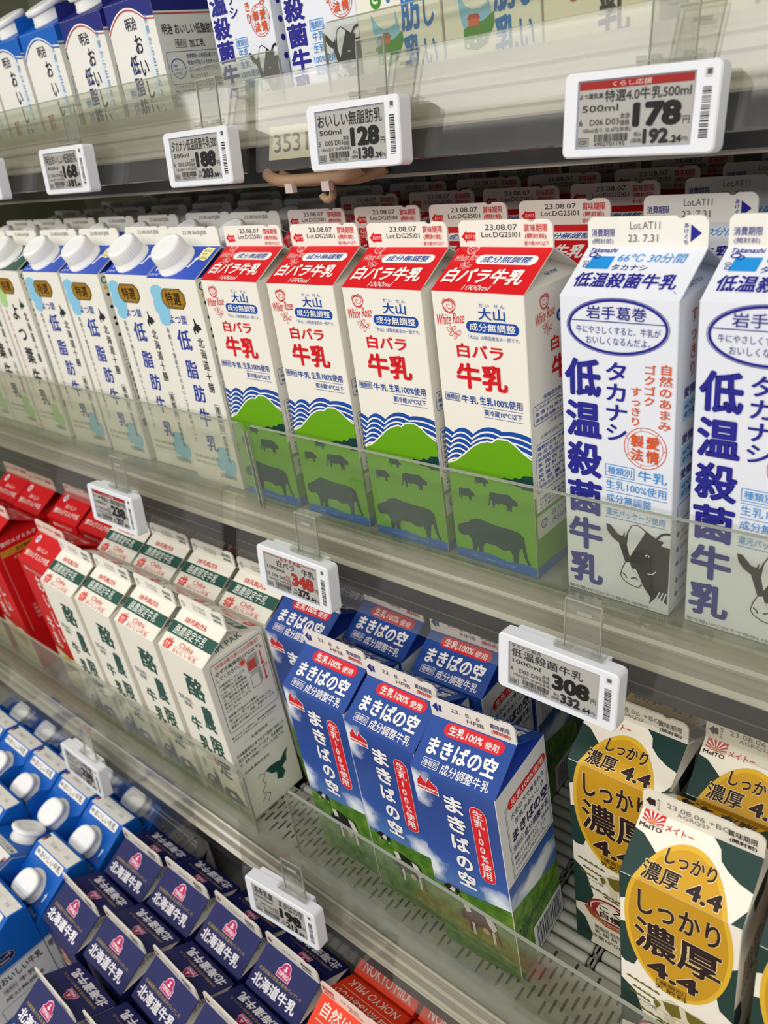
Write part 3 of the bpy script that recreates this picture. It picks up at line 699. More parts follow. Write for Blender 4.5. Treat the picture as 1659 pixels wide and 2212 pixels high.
# --- blue sky carton
SB1, SRD = '#1d4592', '#d01a26'
def d_sky(P):
    f = P['F']; W = '#f2ece8'
    def mlogo(p, x, y, k):
        m = [(0, 4), (1, 9), (4, 14.5), (6, 10), (8.2, 8), (11, 14), (13, 10.5), (17, 8), (17.6, 4)]
        q = [(x + a * k, y + b * k) for a, b in m]
        p.ln(q, 1.5, W, 2, True); p.pg(q, '#cc1f26', 3); p.rc(x - .6, y - .5, x + 18 * k, y + 4 * k, W, 2); p.t('morinaga', x, y, x + 17.4 * k, y + 3.6 * k, '#cc1f26', .03, 4)
    mlogo(f, 4, 177, 1.0)
    for i, ch in enumerate('まきばの空'): f.t(ch, 26 + (1.2 if i == 3 else 0), 166.0 - i * 19.8, 41.5, 182.5 - i * 19.8 - (1.5 if i == 3 else 0), W, 0.034, 4)
    f.rr(47, 104, 60.5, 182, 6.7, '#f0dcd8', 2); f.rr(47.4, 104.4, 60.1, 181.6, 6.3, SRD, 3)
    f.vt('生乳100%使用', 53.8, 179.5, 108, 9.2, W, 0.014, 4)
    for p in (f, P['B']):
        cow(p, 9, 68, 15, 10, '#17181a', 2); p.pg([(14, 72), (17, 77), (20, 76.6), (19, 71)], '#d8d6d0', 3); p.rc(11, 67.6, 12, 70, '#d8d6d0', 3); p.rc(21.6, 67.6, 22.6, 70.6, '#d8d6d0', 3)
        cow(p, 21, 30, 34, 34, '#1a1b1d', 2); p.pg([(25, 62), (30, 63.6), (32, 56), (27, 54)], '#dcd9d2', 3); p.pg([(44, 61), (50, 60), (54, 50), (50, 44), (46, 52)], '#dcd9d2', 3); p.rc(30.6, 30, 33, 44, '#dcd9d2', 3); p.rc(48.6, 30, 51, 44, '#dcd9d2', 3); p.el(43, 41, 3, 3.6, '#cfa79a', 3, 14)
        p.t('要冷蔵(10℃以下) 1000ml', 30, 6, 60, 8.5, '#56683a', 0)
    r = P['R']
    r.rc(0, 106, 70, 196.3, '#d7dadd', 1)
    r.bx(9, 108, 68, 178, .4, '#2a2f58', 2); r.bx(10.4, 109.4, 66.6, 176.6, .25, '#2a2f58', 2)
    r.rr(13, 173, 68, 182, 4.4, SRD, 3); r.t('生乳100%使用', 17, 174.6, 64, 180.6, W, .012, 4)
    r.t('大空の下で育まれた', 15, 163, 64, 168, '#23264f', .008); r.t('生乳のおいしさ', 19, 155, 62, 160, '#23264f', .008); r.t('まきばの空', 14, 141, 66, 152, '#1d1f55', .03)
    r.bx(12, 132, 27, 138, .3, '#2a2f58'); r.t('種類別', 13, 133, 26, 137, '#23264f', 0); r.t('成分調整牛乳', 29, 131, 66, 138, '#23264f', .014)
    smalllines(r, 13, 128, 65, 5.6, ['脂肪分だけを調整することで、生乳本来', 'の持つコクを活かしながら、すっき', 'りとした味わいに仕上げました。'], '#23264f', 4)
    r.rc(24, 2, 70, 34, '#d7dadd', 2); r.bars(28, 4, 69, 30, '#23264f', True, 3)
    for i, y in enumerate((52, 46, 40)): r.el(7, y, 1.3, 1.3, '#1d2c66', 3, 12)
    smalllines(r, 10, 54, 66, 3.2, ['あけぐちをよくおしひろげて', '要冷蔵10℃以下で保存', '開封後はお早めにお飲みください', '容器を逆さにしないで', '電子レンジで使用'], '#2c3c50', 2.2)
    for k in ('RF', 'RB'):
        q = P[k]
        q.rr(14, 28.4, 63, 38.6, 4.9, SRD, 1); q.t('生乳100%', 18, 30, 46, 37, W, .018, 2); q.t('使用', 48, 30, 59, 35.4, W, .012, 2)
        q.t('まきばの空', 7, 12.4, 63, 26, W, .03, 2)
        q.bx(8, 3.4, 21, 9.6, .35, W, 2); q.t('種類別', 9, 4.4, 20, 8.6, W, 0, 2); q.t('成分調整牛乳', 23.5, 2.4, 63, 10, W, .01, 2)
    for k in ('SF', 'SB'):
        q = P[k]
        q.pg([(1.5, 9), (6, 14), (6, 12), (9.5, 12), (9.5, 6), (6, 6), (6, 4)], '#222a7a', 1); q.vt('あけぐち', 7, 12, 6, 2, W, 0, 2)
        q.t('23.  8.  6', 18, 9.6, 42, 13.2, '#50504e', 0); q.t('HFIB', 31, 4.4, 45, 8, '#50504e', 0); q.t('賞味期限', 50, 8, 66, 12.6, '#2a2f6c', .007); q.t('(開封前)', 51, 3, 66, 7.2, '#c8302a', .02)

# --- rich milk drink with golden oval
MG, GD, GD2, BRN, CRM = '#1d3a34', '#c8951a', '#e0b22e', '#2a1416', '#efe8d8'
def oval_pts(cx, cy, rx, ry, n=72): return [(cx + rx * cos(2 * pi * i / n), cy + ry * sin(2 * pi * i / n)) for i in range(n)]
def clip(pts, y, above):
    """half-plane clip of a polygon at height y"""
    out = []
    for (x0, y0), (x1, y1) in zip(pts, pts[1:] + pts[:1]):
        a, b = (y0 >= y) == above, (y1 >= y) == above
        if a: out.append((x0, y0))
        if a != b: out.append((x0 + (x1 - x0) * (y - y0) / (y1 - y0), y))
    return out
def out_t(p, s, x0, y0, x1, y1, bold=.022):
    p.t(s, x0, y0, x1, y1, '#efd9a0', bold + .022, 5); p.t(s, x0 + .5, y0 + .5, x1 - .5, y1 - .5, BRN, bold, 6)
def d_meito(P):
    f = P['F']
    def big(p, off):
        o1, o2 = oval_pts(35, 163 - off, 32, 63.5), oval_pts(35, 163 - off, 29.2, 60.3)
        y = 196.4 - off
        return [clip(o1, y, off > 0), clip(o2, y, off > 0)]
    for p, k in ((f, 0), (P['B'], 0)):
        p.pg([(0, 196), (14, 196), (9, 178), (0, 172)], MG, 1); p.pg([(0, 150), (5, 152), (10, 140), (12, 122), (9, 112), (3, 111), (0, 114)], MG, 1)
        p.pg([(70, 160), (64, 154), (58, 132), (62, 112), (70, 106)], MG, 1); p.pg([(0, 92), (10, 84), (16, 60), (12, 46), (0, 42)], MG, 1); p.pg([(0, 34), (8, 28), (14, 10), (12, 0), (0, 0)], MG, 1)
        a, b = big(p, 0)
        p.pg(a, GD2, 2); p.pg(b, GD, 3)
        out_t(p, 'しっかり', 11, 168, 60, 190.5); out_t(p, '濃厚', 9, 133, 62, 165, .02)
        out_t(p, '4.4', 17, 113, 50, 130, .035)
        p.bx(24, 106.8, 42, 111.6, .3, BRN, 5); p.t('種類別', 25.5, 107.6, 40.5, 110.8, BRN, 0, 5); p.t('乳飲料', 23, 101.4, 43, 106, BRN, .004, 5)
        O = '#6d6420'
        for i, (x0, x1, y) in enumerate(((4, 26, 98), (8, 24, 90), (6, 20, 84), (12, 40, 70), (24, 56, 66))):
            p.pg([(x0 + j * (x1 - x0) / 10, y - j * .25 + (1.1 if j % 2 else -.5)) for j in range(11)] + [(x1, y - 4), (x0, y - 1.4)], O, 2)
        cow(p, 22, 68, 36, 27, '#d9cfb4', 3); p.pg([(28, 90), (38, 94), (40, 82), (34, 79), (30, 83)], O, 4); p.pg([(42, 93), (56, 92), (57, 82), (50, 78), (44, 84)], O, 4); p.pg([(22, 85), (25, 88), (27, 84), (24, 79)], O, 4)
        p.t('※イメージ図', 6, 76, 24, 79, '#5a5230', 0, 3)
        p.pg([(6, 52), (10, 60), (60, 60), (64, 52), (60, 38), (38, 32), (12, 40)], '#b4602a', 2) if 0 else None
        p.el(30, 47, 19, 14, '#8c1d20', 3); p.el(30, 47, 17.2, 12.4, '#d8cdb8', 4); p.el(30, 47, 16, 11.4, '#9c2024', 5)
        p.pg([(22, 56), (26, 58.6), (33, 58.6), (37, 55), (41, 46), (40, 39), (22, 38), (18, 46)], '#e8dfcc', 6); p.t('こく', 21, 48, 38, 55, BRN, .03, 7); p.t('自慢', 21, 40, 39, 47.4, BRN, .03, 7)
        p.pg([(8, 44), (13, 36), (26, 30.6), (40, 31.6), (50, 38), (52, 44), (46, 40), (38, 35.6), (27, 34.8), (18, 38.6), (13, 46)], '#a8481f', 6); p.t('濃厚なミルクの味わい', 13, 31.8, 48, 36, '#ecd9a8', 0, 7, slope=.03)
        p.t('無脂乳固形分', 16, 22, 42, 26, '#3a3226', .004); p.ln([(16, 21.2), (60, 21.2)], .25, '#3a3226'); p.t('乳 脂 肪 分', 16, 16, 42, 20, '#3a3226', .004); p.t('要冷蔵10℃以下', 8, 9, 46, 13.6, '#3a3226', .006)
    for k in ('RF', 'RB'):
        q = P[k]
        q.pg([(0, 0), (0, 27), (6, 25.6), (12, 21), (17, 17), (20, 0)], MG, 1); q.pg([(42, 40.4), (70, 40.4), (70, 19.5), (62, 21.5), (55, 25), (50, 29), (48, 35)], MG, 1); q.pg([(70, 10), (64, 0), (70, 0)], MG, 1)
        o1, o2 = oval_pts(35, -33.4, 32, 63.5), oval_pts(35, -33.4, 29.2, 60.3)
        q.pg(clip(o1, 0, True), GD2, 2); q.pg(clip(o2, 0, True), '#cf9c1e', 3)
        out_t(q, 'しっかり', 21, 14.5, 51, 24.5); out_t(q, '濃厚', 11, 1.5, 34, 13.4, .016); out_t(q, '4.4', 37, 1.5, 58, 12, .035)
        q.rc(2, 32.4, 15, 39.6, '#c8242c', 2)
        for i in range(9): q.pg([(8.5, 33), (8.5 + 8 * cos(i * pi / 8 - .06), 33 + 7 * sin(i * pi / 8 - .06)), (8.5 + 8 * cos(i * pi / 8 + .1), 33 + 7 * sin(i * pi / 8 + .1))], CRM, 3)
        q.el(8.5, 33.8, 1.3, 1.3, '#d88a3a', 4, 12); q.t('MeITO', 1.5, 29, 15, 31.8, BRN, .02); q.t('メイトー', 16.5, 32, 33, 36, '#c8242c', .015)
    r = P['R']
    r.pg([(20, 196), (50, 196), (44, 180), (24, 182)], MG, 1); r.pg([(0, 120), (14, 110), (18, 90), (8, 78), (0, 80)], MG, 1); r.rc(10, 14, 62, 74, '#d8d2c2', 1); r.bars(14, 16, 40, 60, '#3a3226'); smalllines(r, 12, 150, 62, 6, ['種類別 乳飲料', '無脂乳固形分 9.0%', '乳脂肪分 4.4%', '原材料名 生乳', '内容量 1000ml', '保存方法 要冷蔵'], '#3a3226')
    l = P['L']; l.pg([(30, 196), (70, 196), (70, 170), (50, 160), (36, 176)], MG, 1); l.pg([(40, 100), (70, 112), (70, 60), (52, 66)], MG, 1)
    for k in ('SF', 'SB'):
        q = P[k]
        q.pg([(2, 8), (5, 12), (5, 10.6), (8, 10.6), (8, 5.4), (5, 5.4), (5, 4)], BRN, 1); q.vt('あけぐち', 10, 13, 3, 2.4, BRN, 0)
        q.t('23.08.06 +BG', 15, 8.6, 51, 12.6, '#7a746a', -.004); q.t('AGRQ27', 21, 4, 40, 7.6, '#7a746a', -.004); q.t('賞味期限', 50, 7.4, 66, 12.4, BRN, .007); q.t('(開封前)', 51, 2.6, 66, 6.4, BRN, .02)

# --- navy Hokkaido milk
NB, GOL, PNK, NW = '#1c2158', '#b39a58', '#b81d5c', '#eeeaf0'
def tv_logo(p, cx, cy, k, lay=2):
    q = lambda pts, s=1: [(cx + a * k * s, cy + b * k * s) for a, b in pts]
    o = [(-8, -5), (8, -5), (8, 1.5), (5.6, 3), (5, 6), (3, 8), (0, 8.8), (-3, 8), (-5, 6), (-5.6, 3), (-8, 1.5)]
    p.pg(q(o, 1.1), '#e8c9d8', lay); p.pg(q(o), PNK, lay + 1); p.t('TOPVALU', cx - 7 * k, cy - 3.6 * k, cx + 7 * k, cy + .6 * k, NW, .03, lay + 2)
    p.pg(q([(-2, 2), (2, 2), (2, 3.4), (.8, 3.6), (0, 5.6), (-.8, 3.6), (-2, 3.4)]), NW, lay + 2); p.el(cx, cy + 5.6 * k, 1.2 * k, 1.0 * k, NW, lay + 2, 12)
def d_navy(P):
    for k in ('RF', 'RB'):
        q = P[k]
        tv_logo(q, 33, 27.5, .95 if k == 'RF' else .8); q.t('北海道産の生乳を産地パックした', 5, 17.8, 62, 21, GOL, .004); q.t('北海道牛乳', 4, 4.6, 61, 15.6, NW, .03)
    for p in (P['F'], P['B']):
        hokkaido(p, 6, 128, 34, 36, '#a8823a', 2); tv_logo(p, 30, 158, 1.1, 3)
        for i, ch in enumerate('北海道牛乳'): p.t(ch, 14, 122 - i * 24, 34, 143 - i * 24, NW, .02, 4)
        p.vt('北海道産の生乳を産地パックした', 46, 150, 40, 6, GOL, .006)
        p.t('1000ml', 14, 10, 40, 16, NW, 0)
    for r in (P['R'], P['L']):
        r.rc(0, 0, 70, 150, NB, 1); r.bx(8, 40, 62, 130, .4, '#c9c6d0'); smalllines(r, 11, 126, 58, 7, ['種類別 牛乳', '無脂乳固形分', '乳脂肪分', '原材料名 生乳', '内容量', '賞味期限', '保存方法'], '#c9c6d0')
    P['G'].t('NP-PAK', 28, 6, 44, 10, '#5a5560', 0)
    for k in ('SF', 'SB'):
        q = P[k]
        q.pg([(2, 8), (5.4, 12), (5.4, 9.6), (8.4, 9.6), (8.4, 6), (5.4, 6), (5.4, 4)], '#8c1d3c', 1); q.t('23.08.07', 22, 6.6, 42, 10, '#99958c', 0); q.t('賞味期限', 48, 8, 62, 12.6, '#3c3a40', .02); q.t('(開封前)', 49, 3.4, 62, 7, '#3c3a40', .01); q.ln([(2, 3), (68, 3)], .25, '#bdb8ac')

# --- orange milk
ORR = '#e2401f'
def d_orange(P):
    W = '#f6e6da'
    for k in ('RF', 'RB'):
        q = P[k]
        q.t('自然は', 7, 24, 40, 36, W, .01); q.t('おいしい', 40, 24, 66, 34, W, .01); q.ln([(5, 20), (66, 20)], .5, W); q.t('NOKYO MILK', 8, 5, 64, 15, W, .006)
    for p in (P['F'], P['B']):
        p.vt('農協牛乳', 34, 180, 60, 26, W, .02); p.t('NOKYO MILK', 10, 30, 60, 40, W, .01)
    for k in ('SF', 'SB'):
        q = P[k]; q.t('賞味期限', 2, 7, 16, 13, '#c8452a', .02); q.t('(開封前)', 3, 2, 16, 6, '#c8452a', .02); q.t('23.08.06', 24, 9, 46, 12.5, '#8a6a60', 0); q.t('BGPK09', 34, 4.4, 50, 7.6, '#8a6a60', 0)

# --- 500 ml skim and 500 ml rich milk on the top shelf
def d_skim(P):
    f = P['F']; B1 = '#2b74c0'
    f.rr(13, 46, 22.5, 100, 4.6, '#3d8a2a', 1); f.vt('おいしさ', 17.7, 98, 48, 8, '#eef2e0', .02, 3)
    f.vt('牛乳', 32, 100, 46, 14, B1, .008, fill=.9)
    for i, ch in enumerate('無脂肪乳'): f.t(ch, 38, 80 - i * 25, 54, 103 - i * 25, B1, .025)
    f.vt('おいしい', 60, 102, 4, 12, B1, .014)
    f.pg([(12, 44), (17, 37), (22, 34), (28, 34), (33, 36), (33, 44), (35, 36), (36, 30), (34, 24), (16, 22), (13, 32)], '#8cc3de', 2)
    f.pg([(15, 14), (15, 24), (22, 27), (30, 27), (38, 31), (38, 25), (32, 15), (24, 12)], '#4f8f2e', 3); f.rc(19, 25, 27, 29, '#d06a3c', 4); f.pg([(18, 29), (28, 29), (26, 31.6), (20, 31.6)], '#b8482c', 4)
    for x, y in ((18, 15), (24, 17), (30, 18)): f.el(x, y, 1.4, 1, '#f0ede4', 4, 10); f.el(x + 1.2, y, .7, .7, '#1c1c1c', 5, 8)
    P['RF'].rc(0, 0, 70, 40, '#2b74c0', 1)
def d_rich(P):
    f = P['F']
    f.vt('おいしさを', 19, 90, 26, 7, '#b8584c', .01); f.vt('特選牛乳', 44, 110, 6, 20, '#2c2a28', .02); f.rr(54, 8, 60, 100, 3, '#e8e2c8', 1)
    f.bx(62, 28, 68.5, 46, .4, '#5a564c'); f.vt('種類別', 65.3, 45, 29, 5, '#3a3832', .01)
    r = P['R']; r.bx(4, 26, 14, 46, .4, '#5a564c'); r.t('別', 5, 28, 13, 36, '#3a3832', .02); r.bx(20, 30, 40, 60, .4, '#5a564c'); r.t('無', 22, 34, 34, 44, '#3a3832', .02)

WH, CR2 = '#e9e7df', '#e9e6dc'
def cc(a, edge=None, roof=None, gus=None, seal='#eae7dc', right=None):
    return dict(front=a, right=right or a, back=a, left=right or a, edge=edge or a, roof=roof or a, gusset=gus or a, seal=seal)

# ------------------------------------------------------------------ flat-sloped carton with screw cap
def slope_carton(name, hf, hb, top, body, design, small=False):
    """square carton whose top slopes down to the front; sealed flap folded flat at the back"""
    b, g, s, c = MB(), MB(), MB(), MB()
    yr = 0.016
    b.add([(-PW, -PW, 0), (PW, -PW, 0), (PW, -PW, hf), (-PW, -PW, hf)], [(0, 1, 2, 3)], body)
    side = [(-PW, 0), (PW, 0), (PW, hb - 0.004), (yr, hb), (-PW, hf)]
    for sx in (-1, 1):
        vs = [(sx * PW, y, z) for y, z in side]
        b.add(vs, [tuple(range(5)) if sx > 0 else tuple(range(5))[::-1]], body)
    b.add([(PW, PW, 0), (-PW, PW, 0), (-PW, PW, hb - 0.004), (PW, PW, hb - 0.004)], [(0, 1, 2, 3)], body)
    b.add([(-PW, -PW, 0), (PW, -PW, 0), (PW, PW, 0), (-PW, PW, 0)], [(3, 2, 1, 0)], body)
    X, Y, Z = Vector((1, 0, 0)), Vector((0, 1, 0)), Vector((0, 0, 1))
    g.extr([(-PW - .0002, -PW - .0002, hf - .0003), (-PW - .0002, -PW, hf + .0006), (-PW - .0002, yr, hb + .0006), (-PW - .0002, PW + .0002, hb - .0034), (-PW - .0002, PW, hb - .0042), (-PW - .0002, yr, hb - .0004)], 0, 0, (2 * PW + .0004, 0, 0), top)
    s.extr([(-PW + .002, yr - .001, hb + .0012), (-PW + .002, PW - .003, hb - .0016), (-PW + .002, PW - .0032, hb - .0028), (-PW + .002, yr - .001, hb)][::-1], 0, 0, (2 * PW - .004, 0, 0), '#e6e4dc')
    P = {'F': Panel(b, (-PW, -PW, 0), X, Z), 'R': Panel(b, (PW, -PW, 0), Y, Z), 'L': Panel(b, (-PW, PW, 0), -Y, Z), 'B': Panel(b, (PW, PW, 0), -X, Z)}
    lv = Vector((0, yr + PW, hb - hf)); P['T'] = Panel(g, (-PW, -PW, hf + .0006), X, lv); P['len'] = lv.length * 1000
    P['S'] = Panel(s, (-PW, yr - .001, hb + .0012), X, (0, PW - .003 - yr + .001, -.0028))
    design(P)
    l = lv.normalized(); n = X.cross(l); o = Vector((0, -PW, hf + .0008)) + l * (lv.length * 0.40)
    ang = 0.6
    M = Matrix(((cos(ang), -sin(ang) , 0, 0), (sin(ang), cos(ang), 0, 0), (0, 0, 1, 0), (0, 0, 0, 1)))
    M = Matrix(((1, l.x, n.x, o.x), (0, l.y, n.y, o.y), (0, l.z, n.z, o.z), (0, 0, 0, 1))) @ M
    c.lathe([(0.0185, 0), (0.0185, .0016), (0.0172, .002), (0.0172, .004), (.0162, .0046), (.0158, .0085), (.0154, .009)], '#e4e4e2', M, 120, lambda t, r, z: r * (1 + (.012 * cos(40 * t) if z > .003 else 0)))
    wing = lambda t, r, z: r * (0.93 + 0.20 * max(0, cos(t)) ** 7 + 0.20 * max(0, -cos(t)) ** 7) if r > .008 else r
    c.lathe([(.0150, .0088), (.0178, .0094), (.0182, .0108), (.0182, .0128), (.0174, .0140), (.0150, .0146), (.0115, .0150), (.0108, .0147), (.0080, .0149), (.0040, .0152), (.001, .0153)], M_CAP, M, 72, wing)
    return [('body', b.mesh('body')), ('sloped_top', g.mesh('sloped_top')), ('top_seal', s.mesh('top_seal')), ('cap', c.mesh('cap'))]

MJB = '#0c5cb8'
def d_mj(P):
    L = P['len']; t = P['T']
    t.rr(7, L - 12.5, 63, L - 2.5, 1.5, '#e9e7e2', 1); t.t('おいしい牛乳', 17, L - 11, 60, L - 4, '#1c1e30', .012, 2, sh=-.08); t.t('明治', 9, L - 9.6, 15, L - 5.4, '#1c1e30', .02, 2)
    t.t('900ml', 46, 2, 62, 7, '#d5e4f4', .006, 2); t.t('あける', 54, 13, 62, 16, '#b8202c', .02, 2); t.pg([(59, 19), (60.6, 18.6), (61.4, 25), (62.8, 25), (61, 29), (58.4, 25.4), (59.9, 25.2)], '#e6eef8', 2)
    q = P['S']
    q.rc(2, 8, 7, 14.5, '#34365c', 1); q.rc(2, 5, 7, 8, '#c85a54', 1); q.t('23.08.11', 18, 6, 36, 10, '#a8a69e', 0); q.ln([(38, 2), (38, 15)], .25, '#b8b6ae'); q.t('F1A', 50, 6, 57, 10, '#a8a69e', 0); q.ln([(2, 11.5), (68, 11.5)], .2, '#c8c6be')
    h = 172
    for p in (P['F'], P['R'], P['L'], P['B']):
        p.rc(0, 148, 70, h - .5, MJB, 1); p.ln([(0, 146.6), (70, 146.6)], .7, '#1c3a80')
    for p in (P['R'], P['L']): p.pg([(0, h - .5), (70, h - .5), (70, 202), (51, 206.4)], MJB, 1)
    P['B'].rc(0, 172, 70, 202, MJB, 1)
    r = P['R']
    r.el(30, 163, 13, 8, '#101c50', 2); r.ring(30, 163, 12, 7, .4, '#d8dce8', 3); r.t('おいしい牛乳', 21, 163.5, 39, 166.5, '#e8e8f0', .01, 3); r.t('900ml', 25, 158.6, 35, 161.4, '#e8e8f0', 0, 3)
    r.t('明治おいしい牛乳', 2, 131, 64, 142, '#23243a', .012, sh=.0); r.bx(16, 119, 30, 126, .4, '#4a4a54'); r.t('種類別', 17, 120.4, 29, 124.6, '#33343c', 0); r.t('牛乳', 33, 119, 52, 126, '#33343c', .008); r.t('成分無調整', 14, 108.6, 58, 114.4, '#33343c', .004)
    r.bx(6, 22, 64, 103, .45, '#5a5a62', r=2)
    r.pg([(24, 58), (24, 84), (30, 92), (48, 96), (52, 92), (50, 84), (54, 78), (54, 62), (50, 58)], '#cfd0d0', 2); r.pg([(30, 92), (48, 96), (52, 92), (50, 84), (34, 84)], '#1c5cb0', 3); r.ln([(24, 58), (24, 84), (30, 92), (48, 96), (52, 92), (50, 84), (54, 78), (54, 62), (50, 58)], .4, '#5a5a62', 4, True)
    r.vt('おいしい生クリーム', 38, 84, 62, 3.4, '#33343c', 0, 4); r.pg([(54, 74), (66, 80), (60, 66), (55, 64)], '#33364e', 3); r.pg([(18, 76), (22, 72), (24, 76), (20, 80)], '#a8a8a4', 3)
    r.t('New', 6, 46, 22, 56, '#c8323a', .02, sh=.3); r.t('ミルク際立つおいしさ', 20, 49, 58, 53, '#33343c', .0); r.t('おいしい生クリーム', 18, 40, 64, 46, '#33343c', .01); r.rc(2, 78, 14, 86, '#2c6ab4', 2)
    r.rr(20, 24, 63, 38, 2, '#a9c4de', 2); smalllines(r, 23, 36.5, 60, 3.2, ['開けやすく、注ぎやすい', 'こぼれにくい使いやすい', '容器になりました'], '#3a3e50', 2.2, 3)
    f = P['F']; f.t('明治', 28, 136, 42, 143, '#23243a', .02); f.vt('おいしい牛乳', 36, 132, 40, 16, '#23243a', .012)
def top_meiji(col, accent, low):
    def d(P):
        t = P['T']; L = P['len']; t.rr(7, L - 12.5, 63, L - 2.5, 1.5, '#e9e7e2', 1); t.t('おいしい牛乳', 17, L - 11, 60, L - 4, '#1c1e30', .012, 2)
        hf = 97
        for p in (P['F'], P['R'], P['L']):
            xs = [i * 2 for i in range(36)]
            arc = [(x, 76 + 15 * max(0, sin(pi * min(x, 56) / 62)) ** .8 - (0 if x < 56 else (x - 56) * .12)) for x in xs] if p is P['F'] else [(x, 83) for x in xs]
            p.pg(arc + [(70, hf - .5), (0, hf - .5)], col, 1); p.ln(arc, 1.2, '#eceae4', 2); p.ln([(x, y - 1.4) for x, y in arc], 1.0, accent, 2)
        for p in (P['R'], P['L']): p.pg([(0, hf - .5), (70, hf - .5), (70, 112), (51, 116.4)], col, 1)
        f = P['F']
        f.t('明治', 27, 74, 43, 84, '#23243a', .01); f.vt('おいしい', 40, 72, 2, 13, '#1c1e3c', .014, sl=.06)
        f.vt('新鮮な生乳のおいし' if not low else '新鮮から生まれた、自', 58, 84, 4, 4.6, '#4a86c0', 0); f.pg([(50, 82), (55, 72), (56, 40), (52, 10), (49, 30), (52, 60)], '#d3e2ea', 1)
        if low:
            for i, ch in enumerate('低脂肪乳'): f.t(ch, 21, 41 - i * 17, 34, 56 - i * 17, '#1c2468', .016)
            f.bx(10, 24, 20, 31, .4, '#7fa8d8'); f.t('種類別', 11, 25, 19, 30, '#5a8cc8', .02); f.t('加工乳', 11, 4, 19, 20, '#5a8cc8', .01)
        else:
            f.rr(12, 2, 17, 24, 2.4, '#c8262e', 1); f.vt('まろやか', 14.5, 22, 4, 3.6, '#f0e6e0', 0, 2); f.vt('生乳', 21, 26, 8, 5, '#333333', 0)
        r = P['R']
        r.t('明治 おいしい低脂肪乳' if low else '明治 おいしい牛乳', 5, 66, 64, 74, '#26283c', .012); r.bx(16, 56, 28, 62, .4, '#4a4c58'); r.t('種類別', 17, 57, 27, 61, '#33343c', 0); r.t('加工乳' if low else '牛乳', 31, 55.6, 48, 62, '#33343c', .01)
        r.bx(4, 28, 66, 53, .4, '#2c5890', r=2); r.ring(14, 40, 7.5, 7.5, .9, '#2c6ab0'); smalllines(r, 9.6, 43.4, 18.6, 3, ['明治', '牛乳パック', 'エコ宣言'], '#2c6ab0', 2.2)
        smalllines(r, 25, 51, 65, 5.2, ['地球環境への負荷を減らすため', '明治の牛乳パックのキャップ、', '注ぎ口はバイオマスプラスチック', '製にかわります。'], '#2c5080')
        r.bx(4, 3, 66, 20, .4, '#44464e', r=1); smalllines(r, 6, 27, 64, 3.4, ['バイオマスプラスチック製の容器は', '熱しても安全ですが、製品の品質への'], '#44464e', 2.2); smalllines(r, 6, 19, 64, 5.4, ['栄養成分表示 コップ1杯(200ml)当たり', 'エネルギー 107kcal 炭水化物 10.8g', 'たんぱく質 7.4g'], '#33353c')
    return d

PROTO = {
    'rose': gable('rose', cc('#e9e5da'), d_rose),
    'tk': gable('tk', cc('#dfe2ea', gus='#c9d3e6'), d_tk),
    'tk500': gable('tk500', cc('#dfe2ea'), d_tk500, hs=0.100),
    'yb': gable('yb', cc('#e6e4da', gus='#2149b4'), yotsuba(False), cap=screw_cap),
    'yg': gable('yg', cc('#e6e4da', gus='#174a36'), yotsuba(True), cap=screw_cap),
    'chiba': gable('chiba', cc('#e8e4d6'), d_chiba),
    'snow': gable('snow', cc(SR, seal='#e6cfc2', gus='#a50f14'), d_snow),
    'sky': gable('sky', dict(front=M_SKY, right=M_SKY, back=M_SKY, left=M_SKY, edge='#e4e4e2', roof=SB1, gusset='#1a3590', seal='#e2dcd2'), d_sky),
    'meito': gable('meito', cc(CRM, seal='#e2dccc'), d_meito),
    'navy': gable('navy', cc(NB, gus='#d6d0c4', seal='#ddd8cc', right=NB), d_navy),
    'orange': gable('orange', cc(ORR, gus='#c8321a', seal='#ecd2c6'), d_orange),
    'skim': gable('skim', cc('#e6e3d4'), d_skim, hs=0.108),
    'rich': gable('rich', cc('#e6e0cc'), d_rich, hs=0.108),
    'mj': slope_carton('mj', 0.172, 0.206, MJB, '#d9dadc', d_mj),
    'mb': slope_carton('mb', 0.097, 0.120, '#0f5fbd', '#e4e3dc', top_meiji('#0f5fbd', '#1c4fa8', False)),
    'ml': slope_carton('ml', 0.097, 0.120, '#232a78', '#e4e3dc', top_meiji('#232a78', '#c0424a', True)),
}

# ------------------------------------------------------------------ objects
NAMES = {'tc': 0}
def link(name, me, parent=None):
    o = bpy.data.objects.new(name, me)
    COL.objects.link(o)
    if parent: o.parent = parent
    return o
def tag(o, label=None, cat=None, group=None, kind=None):
    if label: o['label'] = label
    if cat: o['category'] = cat
    if group: o['group'] = group
    if kind: o['kind'] = kind
    return o
def struct(name, mb):
    return tag(link(name, mb.mesh(name)), kind='structure')
def bevelled(o, wd, seg=2):
    m = o.modifiers.new('bevel', 'BEVEL'); m.width, m.segments, m.limit_method = wd, seg, 'ANGLE'
    return o

# ------------------------------------------------------------------ the refrigerated case
Z_TOP, Z_MID, Z_LOW, Z_BOT, TILT = 0.316, 0.0, -0.3074, -0.60, 0.029
m = MB(); m.box(-2.6, -4.2, -0.93, 2.2, 0.9, -0.91, M_FLOOR); struct('floor', m)
m = MB(); m.box(-2.0, 0.50, -0.91, 1.6, 0.53, 0.95, M_CASE); struct('wall_back', m)
m = MB(); m.box(-1.45, -0.42, -0.91, -1.42, 0.50, 0.95, M_CASE); struct('wall_left', m)
m = MB(); m.box(-1.42, -0.30, 0.90, 1.6, 0.50, 0.95, M_CASE); struct('ceiling', m)

